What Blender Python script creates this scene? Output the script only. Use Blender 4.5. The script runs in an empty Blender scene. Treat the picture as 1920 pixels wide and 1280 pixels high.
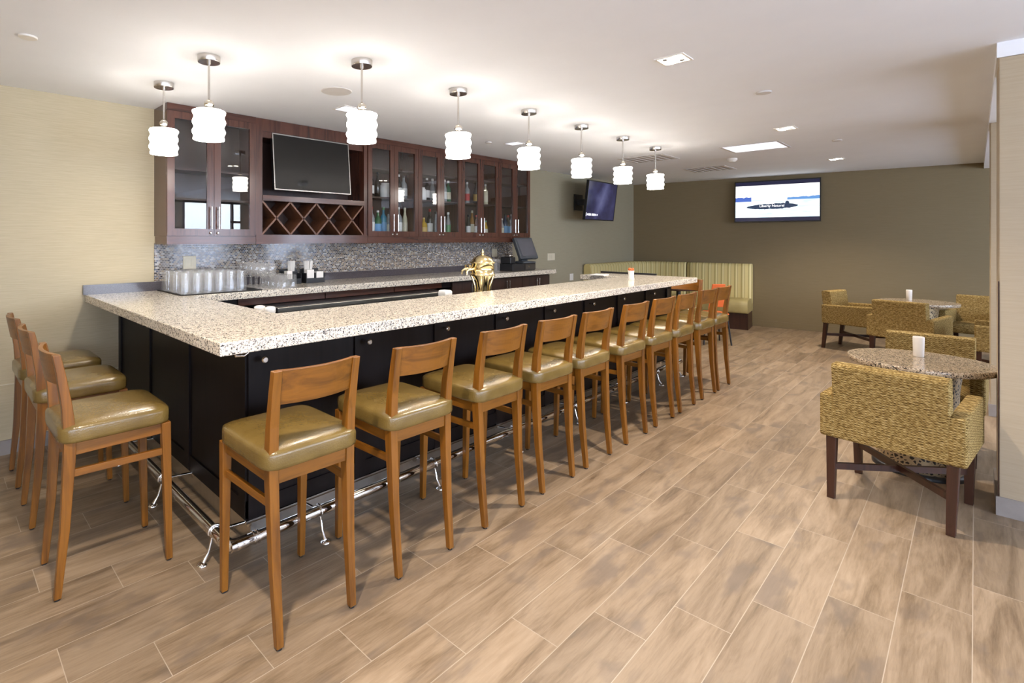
import bpy, bmesh, math, random
from mathutils import Vector, Matrix
random.seed(7)
SC = bpy.context.scene
COL = SC.collection
PI = math.pi
R = math.radians

# ------------------------------------------------------------------ camera
cam_d = bpy.data.cameras.new('camera')
cam_d.lens = 36.0 * 976.3 / 1920.0
cam_d.sensor_width = 36.0
cam_d.sensor_fit = 'HORIZONTAL'
cam_d.shift_x = (960 - 764) / 1920.0
cam_d.shift_y = -(640 - 447.9) / 1920.0
cam_d.clip_start = 0.05
cam = bpy.data.objects.new('camera', cam_d)
COL.objects.link(cam)
cam.location = (0, 0, 1.56)
cam.rotation_euler = (R(90), 0, -math.atan2(0.6757, 0.7371))
SC.camera = cam

# ------------------------------------------------------------------ world, exposure, lights of the room
SC.view_settings.view_transform = 'Standard'
SC.view_settings.look = 'None'
SC.view_settings.gamma = 1.0
SC.view_settings.use_curve_mapping = False
SC.view_settings.exposure = 0.3
SC.cycles.transparent_max_bounces = 40
SC.cycles.max_bounces = 8
SC.cycles.diffuse_bounces = 5
SC.cycles.sample_clamp_indirect = 6.0
SC.cycles.use_denoising = True
SC.cycles.caustics_reflective = False
SC.cycles.caustics_refractive = False
w = bpy.data.worlds.new('world')
SC.world = w
w.use_nodes = True
w.node_tree.nodes['Background'].inputs[0].default_value = (0.75, 0.86, 1.0, 1)
w.node_tree.nodes['Background'].inputs[1].default_value = 0.6
DAY = 12.5            # radiance of the window panes (daylight)
PENDANT = 13.5        # radiance of the pendant shades
BULB_W = 13.0         # watts of the bulb in each pendant
DOWN_W = 175.0        # watts of each recessed fitting
WARM = (1.0, 0.85, 0.68)

CEIL = 2.67
YW = 4.75
FA = Vector((10.66, YW, 0)); FB = Vector((11.55, -2.1, 0))   # the far wall runs slightly askew

# ------------------------------------------------------------------ helpers
class MB:
    def __init__(s): s.v = []; s.f = []; s.sm = []
    def add(s, vs, fs, smooth=False):
        o = len(s.v); s.v += [tuple(v) for v in vs]
        for q in fs: s.f.append([i + o for i in q]); s.sm.append(smooth)
        return s
    def hexa(s, b, t):
        return s.add(list(b) + list(t), [(3, 2, 1, 0), (4, 5, 6, 7), (0, 1, 5, 4), (1, 2, 6, 5), (2, 3, 7, 6), (3, 0, 4, 7)])
    def box(s, x0, x1, y0, y1, z0, z1):
        return s.hexa([(x0, y0, z0), (x1, y0, z0), (x1, y1, z0), (x0, y1, z0)], [(x0, y0, z1), (x1, y0, z1), (x1, y1, z1), (x0, y1, z1)])
    def prism(s, poly, z0, z1):
        n = len(poly)
        vs = [(x, y, z0) for x, y in poly] + [(x, y, z1) for x, y in poly]
        fs = [tuple(range(n - 1, -1, -1)), tuple(range(n, 2 * n))] + [(i, (i + 1) % n, n + (i + 1) % n, n + i) for i in range(n)]
        return s.add(vs, fs)
    def bar(s, p, q, wx, wy, wx2=None, wy2=None, up=(0, 1, 0)):
        """rectangular bar from p to q, section wx by wy, tapering to wx2, wy2"""
        p, q = Vector(p), Vector(q); d = (q - p).normalized(); u = Vector(up)
        a = d.cross(u)
        if a.length < 1e-4: a = d.cross(Vector((1, 0, 0)))
        a.normalize(); b = a.cross(d).normalized()
        wx2 = wx if wx2 is None else wx2; wy2 = wy if wy2 is None else wy2
        B = [p + a * sx * wx / 2 + b * sy * wy / 2 for sx, sy in ((-1, -1), (1, -1), (1, 1), (-1, 1))]
        T = [q + a * sx * wx2 / 2 + b * sy * wy2 / 2 for sx, sy in ((-1, -1), (1, -1), (1, 1), (-1, 1))]
        return s.hexa(B, T)
    def tube(s, pts, r, n=10, caps=True):
        pts = [Vector(p) for p in pts]; rs = r if isinstance(r, (list, tuple)) else [r] * len(pts)
        vs = []; prev = None
        for i, p in enumerate(pts):
            d = (pts[min(i + 1, len(pts) - 1)] - pts[max(i - 1, 0)]).normalized()
            if prev is None:
                a = d.cross(Vector((0, 0, 1)))
                if a.length < 1e-3: a = d.cross(Vector((1, 0, 0)))
            else: a = prev - d * prev.dot(d)
            a.normalize(); prev = a; b = d.cross(a)
            vs += [p + (a * math.cos(2 * PI * k / n) + b * math.sin(2 * PI * k / n)) * rs[i] for k in range(n)]
        fs = [(i * n + k, i * n + (k + 1) % n, (i + 1) * n + (k + 1) % n, (i + 1) * n + k) for i in range(len(pts) - 1) for k in range(n)]
        s.add(vs, fs, True)
        if caps:
            s.add(vs[:n], [tuple(range(n - 1, -1, -1))]); s.add(vs[-n:], [tuple(range(n))])
        return s
    def lathe(s, prof, n=24, cx=0, cy=0, cz=0, smooth=True, ripple=0, waves=0, capb=True, capt=True):
        vs = []
        for r, z in prof:
            for k in range(n):
                a = 2 * PI * k / n; rr = r * (1 + ripple * math.cos(waves * a + z * 31))
                vs.append((cx + rr * math.cos(a), cy + rr * math.sin(a), cz + z))
        m = len(prof)
        fs = [(i * n + k, i * n + (k + 1) % n, (i + 1) * n + (k + 1) % n, (i + 1) * n + k) for i in range(m - 1) for k in range(n)]
        s.add(vs, fs, smooth)
        if capb: s.add(vs[:n], [tuple(range(n - 1, -1, -1))])
        if capt: s.add(vs[-n:], [tuple(range(n))])
        return s
    def pillow(s, a, b, prof, cx=0, cy=0, n=48, e=7.0):
        """stack of rounded-rectangle rings; prof = (inset, z) from bottom to top; closed by a fan"""
        vs = []
        for ins, z in prof:
            for k in range(n):
                t = 2 * PI * k / n; c, sn = math.cos(t), math.sin(t)
                q = (abs(c) ** e + abs(sn) ** e) ** (-1 / e)
                vs.append((cx + max(a - ins, .001) * c * q, cy + max(b - ins, .001) * sn * q, z))
        m = len(prof)
        fs = [(i * n + k, i * n + (k + 1) % n, (i + 1) * n + (k + 1) % n, (i + 1) * n + k) for i in range(m - 1) for k in range(n)]
        fs += [tuple(range(n - 1, -1, -1)), tuple(range((m - 1) * n, m * n))]
        return s.add(vs, fs, True)
    def build(s, name, m, parent=None, bevel=0, seg=2, loc=None, rot=None, smooth=None):
        me = bpy.data.meshes.new(name); me.from_pydata(s.v, [], s.f); me.update()
        me.polygons.foreach_set('use_smooth', s.sm if smooth is None else [smooth] * len(s.sm))
        for x in (m if isinstance(m, (list, tuple)) else [m]): me.materials.append(x)
        o = bpy.data.objects.new(name, me); COL.objects.link(o)
        if parent: o.parent = parent
        if loc: o.location = loc
        if rot: o.rotation_euler = rot
        if bevel:
            b = o.modifiers.new('bevel', 'BEVEL'); b.width = bevel; b.segments = seg; b.limit_method = 'ANGLE'; b.angle_limit = R(40)
        return o

def tag(o, label, cat, group=None, kind=None):
    o['label'] = label; o['category'] = cat
    if group: o['group'] = group
    if kind: o['kind'] = kind
    return o
def thing(name, label, cat, loc=(0, 0, 0), rz=0, group=None):
    o = bpy.data.objects.new(name, None); COL.objects.link(o)
    o.empty_display_size = .1; o.location = loc; o.rotation_euler = (0, 0, rz)
    return tag(o, label, cat, group)
def struct(o, label=None):
    o['kind'] = 'structure'
    if label: o['label'] = label
    return o
KIDS = {}
def dup(root, loc, rz, label):
    r = root.copy(); COL.objects.link(r); r.location = loc; r.rotation_euler = (0, 0, rz); r['label'] = label
    for ch in root.children:
        c = ch.copy(); COL.objects.link(c); c.parent = r
        for g in ch.children:
            d = g.copy(); COL.objects.link(d); d.parent = c
    return r

# ------------------------------------------------------------------ materials
class NT:
    def __init__(s, name):
        s.m = bpy.data.materials.new(name); s.m.use_nodes = True; s.t = s.m.node_tree; s.n = s.t.nodes
        s.b = s.n['Principled BSDF']; s.out = s.n['Material Output']
    def node(s, k, **kw):
        x = s.n.new(k)
        for a, v in kw.items(): setattr(x, a, v)
        return x
    def link(s, a, b): s.t.links.new(a, b)
    def put(s, inp, v):
        if hasattr(v, 'is_output'): s.link(v, inp)
        else: inp.default_value = v
    def math(s, op, a, b=None, c=None):
        x = s.node('ShaderNodeMath', operation=op); s.put(x.inputs[0], a)
        if b is not None: s.put(x.inputs[1], b)
        if c is not None: s.put(x.inputs[2], c)
        return x.outputs[0]
    def mix(s, f, a, b, mode='MIX'):
        x = s.node('ShaderNodeMix', data_type='RGBA', blend_type=mode)
        s.put(x.inputs[0], f); s.put(x.inputs[6], a); s.put(x.inputs[7], b); return x.outputs[2]
    def ramp(s, f, stops, interp='LINEAR'):
        x = s.node('ShaderNodeValToRGB'); x.color_ramp.interpolation = interp
        e = x.color_ramp.elements
        while len(e) < len(stops): e.new(.5)
        for i, (p, c) in enumerate(stops): e[i].position = p; e[i].color = (*c, 1) if len(c) == 3 else c
        s.put(x.inputs[0], f); return x.outputs[0]
    def pos(s, obj=True):
        return s.node('ShaderNodeTexCoord').outputs['Object'] if obj else s.node('ShaderNodeNewGeometry').outputs['Position']
    def sep(s, v):
        x = s.node('ShaderNodeSeparateXYZ'); s.put(x.inputs[0], v); return x.outputs
    def comb(s, a, b, c=0.0):
        x = s.node('ShaderNodeCombineXYZ'); s.put(x.inputs[0], a); s.put(x.inputs[1], b); s.put(x.inputs[2], c); return x.outputs[0]
    def scale(s, v, sc):
        x = s.node('ShaderNodeVectorMath', operation='MULTIPLY'); s.put(x.inputs[0], v); x.inputs[1].default_value = sc; return x.outputs[0]
    def noise(s, v, sc, det=4, rough=.55, dist=0.0):
        x = s.node('ShaderNodeTexNoise'); s.put(x.inputs['Vector'], v); x.inputs['Scale'].default_value = sc
        x.inputs['Detail'].default_value = det; x.inputs['Roughness'].default_value = rough; x.inputs['Distortion'].default_value = dist
        return x.outputs['Fac']
    def white(s, v):
        x = s.node('ShaderNodeTexWhiteNoise', noise_dimensions='3D'); s.put(x.inputs['Vector'], v); return x.outputs
    def bump(s, h, st=.2, d=.01):
        x = s.node('ShaderNodeBump'); s.put(x.inputs['Height'], h); x.inputs['Strength'].default_value = st; x.inputs['Distance'].default_value = d
        s.link(x.outputs[0], s.b.inputs['Normal'])
    def fin(s, col=None, rough=None, metal=None, spec=None, coat=None):
        if col is not None: s.put(s.b.inputs['Base Color'], col if hasattr(col, 'is_output') else (*col, 1))
        if rough is not None: s.put(s.b.inputs['Roughness'], rough)
        if metal is not None: s.b.inputs['Metallic'].default_value = metal
        if spec is not None: s.b.inputs['Specular IOR Level'].default_value = spec
        if coat is not None: s.b.inputs['Coat Weight'].default_value = coat; s.b.inputs['Coat Roughness'].default_value = .12
        return s.m
def c4(c): return (*c, 1)
def plain(name, col, rough=.5, metal=0, spec=.5, coat=None, var=.06, sc=14):
    t = NT(name); n = t.noise(t.pos(), sc, 3)
    a = tuple(max(0, x * (1 - var)) for x in col); b = tuple(min(1, x * (1 + var)) for x in col)
    return t.fin(t.ramp(n, [(.3, a), (.7, b)]), rough, metal, spec, coat)
def emit(name, col, st):
    t = NT(name); t.b.inputs['Base Color'].default_value = c4(col)
    t.b.inputs['Emission Color'].default_value = c4(col); t.b.inputs['Emission Strength'].default_value = st
    return t.m
def wood(name, dark, light, rough=.35, axis=2, sc=1.0, coat=None, spec=.5):
    t = NT(name); st = [22, 22, 22]; st[axis] = 1.6
    info = t.node('ShaderNodeObjectInfo').outputs['Random']
    v = t.node('ShaderNodeVectorMath', operation='ADD'); t.put(v.inputs[0], t.scale(t.pos(), [x * sc for x in st])); t.put(v.inputs[1], t.comb(t.math('MULTIPLY', info, 40.0), 0.0, 0.0))
    n = t.noise(v.outputs[0], 1.0, 5, .6, .6)
    col = t.ramp(n, [(.28, dark), (.55, light), (.78, tuple(.5 * (a + b) for a, b in zip(dark, light)))])
    t.bump(n, .06, .004)
    return t.fin(col, rough, 0, spec, coat)

def m_floor():
    t = NT('wood_look_tile'); x, y, z = t.sep(t.pos(False))[:3]
    v = t.math('DIVIDE', t.math('SUBTRACT', y, .008), .2143); row = t.math('FLOOR', v)
    k = t.math('FLOORED_MODULO', t.math('SUBTRACT', 2.0, row), 3.0)
    u = t.math('SUBTRACT', t.math('DIVIDE', t.math('SUBTRACT', x, .0735), .8475), t.math('DIVIDE', k, 3.0)); cu = t.math('FLOOR', u)
    fu = t.math('FRACT', u); fv = t.math('FRACT', v)
    gu = t.math('LESS_THAN', t.math('MULTIPLY', t.math('MINIMUM', fu, t.math('SUBTRACT', 1.0, fu)), .8475), .0015)
    gv = t.math('LESS_THAN', t.math('MULTIPLY', t.math('MINIMUM', fv, t.math('SUBTRACT', 1.0, fv)), .2143), .0015)
    grout = t.math('MAXIMUM', gu, gv)
    rnd = t.white(t.comb(cu, row, 3.0)); rv = rnd['Value']
    p = t.comb(t.math('ADD', t.math('MULTIPLY', x, .95), t.math('MULTIPLY', rv, 37.0)), t.math('ADD', t.math('MULTIPLY', y, 6.5), t.math('MULTIPLY', rv, 91.0)), rv)
    n1 = t.noise(p, 1.5, 6, .6, 1.0)
    p2 = t.comb(t.math('ADD', t.math('MULTIPLY', x, 5.0), t.math('MULTIPLY', rv, 17.0)), t.math('ADD', t.math('MULTIPLY', y, 62.0), t.math('MULTIPLY', rv, 53.0)), rv)
    n2 = t.noise(p2, 1.6, 5, .65, .4)
    p3 = t.comb(t.math('ADD', t.math('MULTIPLY', x, 2.6), t.math('MULTIPLY', rv, 71.0)), t.math('ADD', t.math('MULTIPLY', y, 6.0), t.math('MULTIPLY', rv, 13.0)), rv)
    n3 = t.noise(p3, 1.2, 3, .5, .3)
    f = t.math('ADD', t.math('MULTIPLY', n1, .70), t.math('MULTIPLY', n2, .30))
    col = t.ramp(f, [(.30, (.115, .075, .044)), (.43, (.225, .159, .099)), (.54, (.305, .222, .146)), (.70, (.385, .29, .20))])
    col = t.mix(t.ramp(n3, [(.32, (.7, .7, .7)), (.44, (0, 0, 0))]), col, (.165, .125, .095, 1))
    br = t.math('ADD', .86, t.math('MULTIPLY', rv, .28))
    col = t.mix(1.0, col, t.comb(br, br, br), 'MULTIPLY')
    col = t.mix(grout, col, (.44, .36, .275, 1))
    h = t.math('SUBTRACT', t.math('MULTIPLY', n2, .25), t.math('MULTIPLY', grout, .6)); t.bump(h, .12, .004)
    r = t.math('ADD', .34, t.math('MULTIPLY', n2, .14))
    return t.fin(col, r, 0, .45)
def m_wall(name, a, b, sc=1.0):
    t = NT(name); x, y, z = t.sep(t.pos(False))[:3]
    al = t.math('ADD', x, y)
    n = t.noise(t.comb(t.math('MULTIPLY', al, 5.0), t.math('MULTIPLY', z, 130.0)), 1.0, 4, .65, .3)
    m = t.noise(t.comb(al, t.math('MULTIPLY', z, 1.2)), 1.7, 3)
    col = t.mix(t.ramp(n, [(.3, (0, 0, 0)), (.7, (1, 1, 1))]), c4(a), c4(b))
    col = t.mix(t.math('MULTIPLY', m, .22), col, c4(tuple(v * .86 for v in a)))
    t.bump(n, .08, .003); return t.fin(col, .72, 0, .3)
def m_granite(name, cols, sc=150):
    t = NT(name); p = t.pos(False)
    vo = t.node('ShaderNodeTexVoronoi'); t.put(vo.inputs['Vector'], p); vo.inputs['Scale'].default_value = sc
    r = t.sep(vo.outputs['Color'])[0]
    vo2 = t.node('ShaderNodeTexVoronoi'); t.put(vo2.inputs['Vector'], p); vo2.inputs['Scale'].default_value = sc * .55
    r2 = t.sep(vo2.outputs['Color'])[1]
    f = t.math('ADD', t.math('MULTIPLY', r, .65), t.math('MULTIPLY', r2, .35))
    col = t.ramp(f, cols, 'CONSTANT')
    return t.fin(col, .16, 0, .5)
def m_mosaic():
    t = NT('glass_mosaic'); x, y, z = t.sep(t.pos(False))[:3]
    v = t.math('DIVIDE', z, .0150); row = t.math('FLOOR', v)
    u = t.math('ADD', t.math('DIVIDE', x, .0235), t.math('MULTIPLY', t.math('FLOORED_MODULO', row, 2.0), .5)); cu = t.math('FLOOR', u)
    fu = t.math('FRACT', u); fv = t.math('FRACT', v)
    gu = t.math('LESS_THAN', t.math('MINIMUM', fu, t.math('SUBTRACT', 1.0, fu)), .07)
    gv = t.math('LESS_THAN', t.math('MINIMUM', fv, t.math('SUBTRACT', 1.0, fv)), .11)
    g = t.math('MAXIMUM', gu, gv); r = t.white(t.comb(cu, row, 1.0))['Value']
    col = t.ramp(r, [(0, (.022, .022, .03)), (.16, (.10, .085, .075)), (.34, (.19, .18, .19)), (.5, (.08, .10, .15)), (.62, (.33, .27, .20)), (.76, (.42, .41, .40)), (.88, (.16, .11, .075))], 'CONSTANT')
    col = t.mix(g, col, (.40, .36, .32, 1))
    t.bump(t.math('SUBTRACT', t.math('MULTIPLY', r, .4), g), .25, .002)
    return t.fin(col, t.math('ADD', .10, t.math('MULTIPLY', g, .5)), 0, .6)
def m_fabric():
    t = NT('woven_tweed'); p = t.pos()
    x, y, z = t.sep(p)[:3]; al = t.math('ADD', t.math('MULTIPLY', x, 1.0), t.math('MULTIPLY', y, .83))
    a = t.noise(t.comb(t.math('MULTIPLY', al, 60.0), t.math('MULTIPLY', t.math('ADD', z, t.math('MULTIPLY', y, .21)), 210.0), y), 1.0, 2, .5)
    wv = t.math('SINE', t.math('MULTIPLY', t.math('ADD', z, t.math('MULTIPLY', y, .23)), 450.0))
    wu = t.math('SINE', t.math('MULTIPLY', al, 420.0))
    f = t.math('ADD', a, t.math('ADD', t.math('MULTIPLY', t.math('MULTIPLY', wv, wu), .09), t.math('MULTIPLY', wv, .07)))
    col = t.ramp(f, [(.28, (.075, .042, .011)), (.42, (.19, .122, .036)), (.56, (.30, .205, .072)), (.74, (.48, .365, .165))])
    t.bump(f, .5, .006); return t.fin(col, .88, 0, .15)
def m_stripe(name='striped_upholstery'):
    t = NT(name); uvm = t.node('ShaderNodeAttribute', attribute_name='along').outputs['Fac']
    s = t.math('FRACT', t.math('DIVIDE', uvm, .105))
    col = t.ramp(s, [(0, (.62, .52, .24)), (.30, (.24, .17, .065)), (.36, (.50, .43, .18)), (.52, (.72, .64, .35)), (.74, (.34, .26, .10)), (.80, (.62, .53, .25))], 'CONSTANT')
    return t.fin(col, .7, 0, .2)
def m_thin_glass(name, tint=(1, 1, 1), refl=1.0, gloss_rough=0.0, ior=1.5, haze=0.0):
    t = NT(name)
    tr = t.node('ShaderNodeBsdfTransparent'); tr.inputs[0].default_value = c4(tint)
    gl = t.node('ShaderNodeBsdfGlossy'); gl.inputs['Roughness'].default_value = gloss_rough; gl.inputs['Color'].default_value = (1, 1, 1, 1)
    fr = t.node('ShaderNodeFresnel'); t.put(fr.inputs[0], t.math('ADD', ior, t.math('MULTIPLY', t.node('ShaderNodeNewGeometry').outputs['Backfacing'], 1.0 / ior - ior)))
    mx = t.node('ShaderNodeMixShader'); t.put(mx.inputs[0], t.math('MINIMUM', t.math('MULTIPLY', fr.outputs[0], refl), 1.0))
    t.link(tr.outputs[0], mx.inputs[1]); t.link(gl.outputs[0], mx.inputs[2]); src = mx.outputs[0]
    if haze:
        df = t.node('ShaderNodeBsdfDiffuse'); df.inputs[0].default_value = (.9, .9, .9, 1); tl = t.node('ShaderNodeBsdfTranslucent'); tl.inputs[0].default_value = (.9, .9, .9, 1)
        m1 = t.node('ShaderNodeMixShader'); m1.inputs[0].default_value = .5; t.link(df.outputs[0], m1.inputs[1]); t.link(tl.outputs[0], m1.inputs[2])
        m2 = t.node('ShaderNodeMixShader'); m2.inputs[0].default_value = haze; t.link(src, m2.inputs[1]); t.link(m1.outputs[0], m2.inputs[2]); src = m2.outputs[0]
    t.link(src, t.out.inputs[0])
    t.n.remove(t.b); return t.m
def m_lace():
    t = NT('pierced_metal_lace'); p = t.pos()
    x, y, z = t.sep(p)[:3]; a = t.node('ShaderNodeMath', operation='ARCTAN2'); t.put(a.inputs[0], y); t.put(a.inputs[1], x)
    vo = t.node('ShaderNodeTexVoronoi', feature='DISTANCE_TO_EDGE'); t.put(vo.inputs['Vector'], t.comb(t.math('MULTIPLY', a.outputs[0], .225), z)); vo.inputs['Scale'].default_value = 42
    f = t.math('LESS_THAN', vo.outputs['Distance'], .17)
    col = t.mix(f, (.018, .012, .008, 1), (.46, .36, .22, 1))
    t.put(t.b.inputs['Metallic'], t.math('MULTIPLY', f, .55)); t.bump(f, .4, .004)
    return t.fin(col, .42)

M = {}
M['floor'] = m_floor()
M['wall'] = m_wall('khaki_wallcovering', (.46, .395, .265), (.545, .475, .335))
M['wall_far'] = m_wall('olive_brown_paint', (.20, .155, .085), (.225, .176, .10))
M['wall_mid'] = m_wall('grey_olive_wall', (.315, .282, .195), (.355, .318, .225))  # greyer, darker tone for the wall past the cabinets
M['pillar'] = m_wall('pale_pillar_covering', (.41, .335, .235), (.455, .375, .27))
M['ceil'] = plain('ceiling_paint', (.85, .875, .925), .9, var=.012, sc=3, spec=.2)
M['base'] = plain('baseboard_grey', (.30, .27, .255), .5, var=.08)
M['granite'] = m_granite('pale_speckled_granite', [(0, (.04, .038, .04)), (.21, (.24, .22, .21)), (.32, (.50, .45, .38)), (.41, (.74, .67, .56)), (.56, (.84, .78, .68)), (.78, (.70, .61, .49))], 200)
M['granite2'] = m_granite('brown_speckled_granite', [(0, (.03, .026, .022)), (.24, (.16, .12, .085)), (.36, (.33, .25, .17)), (.5, (.44, .345, .24)), (.68, (.52, .43, .32))], 190)
M['dark_granite'] = plain('dark_granite', (.075, .066, .075), .1, var=.4, sc=260, spec=.6)
M['mosaic'] = m_mosaic()
M['stool_wood'] = wood('honey_stained_wood', (.095, .032, .003), (.235, .088, .0085), .36, 2, coat=.1)
M['stool_wood_x'] = wood('honey_stained_rail', (.095, .032, .003), (.235, .088, .0085), .36, 0, coat=.1)
M['stool_wood_y'] = wood('honey_stained_side', (.095, .032, .003), (.235, .088, .0085), .36, 1, coat=.1)
M['cherry'] = wood('dark_cherry', (.030, .010, .0065), (.088, .030, .018), .26, 2, coat=.35)
M['cherry_x'] = wood('dark_cherry_rail', (.030, .010, .0065), (.088, .030, .018), .26, 0, coat=.35)
M['cherry_in'] = wood('cabinet_inside', (.020, .009, .007), (.045, .02, .014), .5, 2)
M['lattice'] = wood('lattice_wood', (.075, .028, .012), (.15, .06, .028), .4, 2)
M['espresso'] = wood('espresso_panel', (.004, .003, .003), (.0085, .0055, .0055), .38, 2, spec=.2)
M['leg_dark'] = wood('dark_mahogany_legs', (.022, .008, .005), (.05, .018, .01), .32, 2)
M['fabric'] = m_fabric()
M['stripe'] = m_stripe()
M['banq_vinyl'] = plain('olive_bench_vinyl', (.40, .33, .14), .45, var=.06)
def m_vinyl():
    t = NT('olive_croc_vinyl'); p = t.pos()
    vo = t.node('ShaderNodeTexVoronoi', feature='DISTANCE_TO_EDGE'); t.put(vo.inputs['Vector'], t.scale(p, (1, .7, 1))); vo.inputs['Scale'].default_value = 95
    n = t.noise(p, 9, 4)
    f = t.math('MINIMUM', t.math('MULTIPLY', vo.outputs['Distance'], 4.0), 1.0)
    t.bump(f, .12, .003)
    return t.fin(t.ramp(n, [(.3, (.13, .083, .020)), (.7, (.185, .122, .033))]), .27, 0, .6, .25)
M['vinyl'] = m_vinyl()
M['steel'] = plain('brushed_steel', (.62, .60, .57), .28, 1.0, var=.05, sc=30)
M['chrome'] = plain('polished_chrome', (.80, .78, .76), .09, 1.0, var=.01)
M['nickel'] = plain('brushed_nickel', (.58, .55, .52), .25, 1.0, var=.03)
M['brass'] = plain('polished_brass', (.84, .69, .38), .16, 1.0, var=.02)
M['black'] = plain('black_plastic', (.012, .012, .014), .35, var=.1)
M['black_matte'] = plain('black_rubber', (.014, .013, .013), .8, var=.1)
M['pos_grey'] = plain('slate_plastic', (.055, .062, .072), .4, var=.05)
M['pos_screen'] = plain('grey_screen', (.10, .10, .115), .25, var=.03)
M['white'] = plain('white_plastic', (.78, .76, .72), .45, var=.02)
M['cream'] = plain('cream_plate', (.62, .57, .44), .45, var=.02)
M['paper'] = plain('white_paper', (.82, .79, .75), .8, var=.02)
M['ceramic'] = plain('white_ceramic', (.80, .79, .77), .15, var=.02)
M['frost'] = plain('frosted_white_glass', (.80, .77, .73), .5, var=.03)
M['orange'] = plain('orange_plastic', (.80, .16, .035), .4, var=.05)
M['tv_black'] = plain('television_bezel', (.008, .008, .009), .3, var=.1)
M['tv_off'] = plain('dark_screen', (.010, .0095, .009), .07, var=.05, spec=.6)
M['silver'] = plain('silver_trim', (.70, .68, .66), .25, 1.0, var=.02)
M['glass'] = m_thin_glass('cabinet_glass', (.96, .97, .97), 1.0)
M['tumbler'] = m_thin_glass('clear_glassware', (.985, .985, .985), 1.6, .03, 1.45, .13)
M['dark_trim'] = plain('dark_grey_trim', (.25, .24, .23), .6)  # dark grey of the small lamps in each downlight
M['grille'] = plain('grille_white', (.60, .575, .555), .8, var=.02)
M['vent_grey'] = plain('vent_grey', (.46, .44, .43), .8)
def m_shade():
    t = NT('glowing_opal_glass')
    t.b.inputs['Base Color'].default_value = (.9, .88, .84, 1); t.b.inputs['Roughness'].default_value = .3
    t.b.inputs['Emission Color'].default_value = (1.0, .93, .84, 1); t.b.inputs['Emission Strength'].default_value = PENDANT
    return t.m
M['shade'] = m_shade()
M['lamp'] = emit('halogen_lamp', (1.0, .9, .76), 24.0)
M['tray'] = emit('lit_reflector', (1.0, .95, .88), 2.2)
M['troffer'] = emit('lit_panel', (.86, .88, 1.0), .75)

# ------------------------------------------------------------------ setting
struct(MB().box(-3.2, 12.2, -4.6, 4.9, -.1, 0).build('floor', M['floor']))
struct(MB().box(-3.2, 12.2, -4.6, 4.9, CEIL, CEIL + .1).build('ceiling', M['ceil']))
struct(MB().box(-3.2, 6.49, YW, YW + .12, -.05, CEIL + .05).build('wall_left', M['wall']))
struct(MB().box(6.49, 10.9, YW, YW + .12, -.05, CEIL + .05).build('wall_back', M['wall_mid']))
d = (FB - FA).normalized(); nrm = Vector((-d.y, d.x, 0)); nrm = nrm if nrm.x > 0 else -nrm
a, b = FA - d * .2, FB + d * 2.6
struct(MB().prism([(a.x, a.y), (b.x, b.y), ((b + nrm * .12).x, (b + nrm * .12).y), ((a + nrm * .12).x, (a + nrm * .12).y)], -.05, CEIL + .05).build('wall_far', M['wall_far']))
rw = MB(); rear_fill = [(-3.6, -1.4)]; y0 = -4.6
for q0, q1 in rear_fill: rw.box(-3.2, -3.05, y0, q0, -.05, CEIL + .05).box(-3.2, -3.05, q0, q1, -.05, .4).box(-3.2, -3.05, q0, q1, 2.4, CEIL + .05); y0 = q1
rw.box(-3.2, -3.05, y0, 4.9, -.05, CEIL + .05)
struct(rw.build('wall_rear', M['wall']))
# window wall opposite the bar: piers, sill, head and daylight panes
wx = [(-2.6, -.6), (0.0, 2.0), (2.5, 4.2), (4.62, 6.35), (6.95, 8.7), (9.2, 10.8)]; WH = 2.54
wm = MB(); x0 = -3.1
for q0, q1 in wx: wm.box(x0, q0, -4.6, -4.45, 0, CEIL); x0 = q1
wm.box(x0, 12.2, -4.6, -4.45, 0, CEIL)
for q0, q1 in wx: wm.box(q0, q1, -4.6, -4.45, 0, .55); wm.box(q0, q1, -4.6, -4.45, WH, CEIL)
struct(wm.build('wall_right', M['wall']))
t = NT('daylight_pane'); x, y, z = t.sep(t.pos(False))[:3]
t.b.inputs['Base Color'].default_value = (.02, .02, .02, 1); t.b.inputs['Roughness'].default_value = .05
zz = t.math('DIVIDE', t.math('SUBTRACT', z, .55), 1.8)
n = t.noise(t.comb(t.math('MULTIPLY', x, 2.2), t.math('MULTIPLY', z, 1.6)), 1.0, 3)
sky = t.ramp(t.math('ADD', zz, t.math('MULTIPLY', t.math('SUBTRACT', n, .5), .35)), [(0, (.34, .36, .40)), (.3, (.46, .56, .76)), (.55, (.68, .79, 1.0)), (1, (.80, .88, 1.0))])
t.put(t.b.inputs['Emission Color'], sky); t.b.inputs['Emission Strength'].default_value = DAY
M['day'] = t.m
for i, (q0, q1) in enumerate(wx):
    win = struct(MB().box(q0, q1, -4.57, -4.55, .55, WH).build('window_%d' % (i + 1), M['day']))
    fr = MB()
    for fx in (q0, q0 + (q1 - q0) * .73, q1 - .06): fr.box(fx, fx + .06, -4.54, -4.46, .55, WH)
    for fz in (.55, WH - .06): fr.box(q0, q1, -4.54, -4.46, fz, fz + .06)
    fr.box(q0 + (q1 - q0) * .73, q1, -4.54, -4.46, 1.98, 2.04)
    fr.build('window_frame', M['black'], win)
for i, (q0, q1) in enumerate(rear_fill):
    win = struct(MB().box(-3.18, -3.16, q0, q1, .4, 2.4).build('window_%d' % (i + 7), M['day']))  # unseen rear window, added for fill light from behind the camera
    fr = MB()
    for fy in (q0, (q0 + q1) / 2 - .03, q1 - .06): fr.box(-3.15, -3.08, fy, fy + .06, .4, 2.4)
    for fz in (.4, 2.34): fr.box(-3.15, -3.08, q0, q1, fz, fz + .06)
    fr.build('window_frame', M['black'], win)
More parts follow.
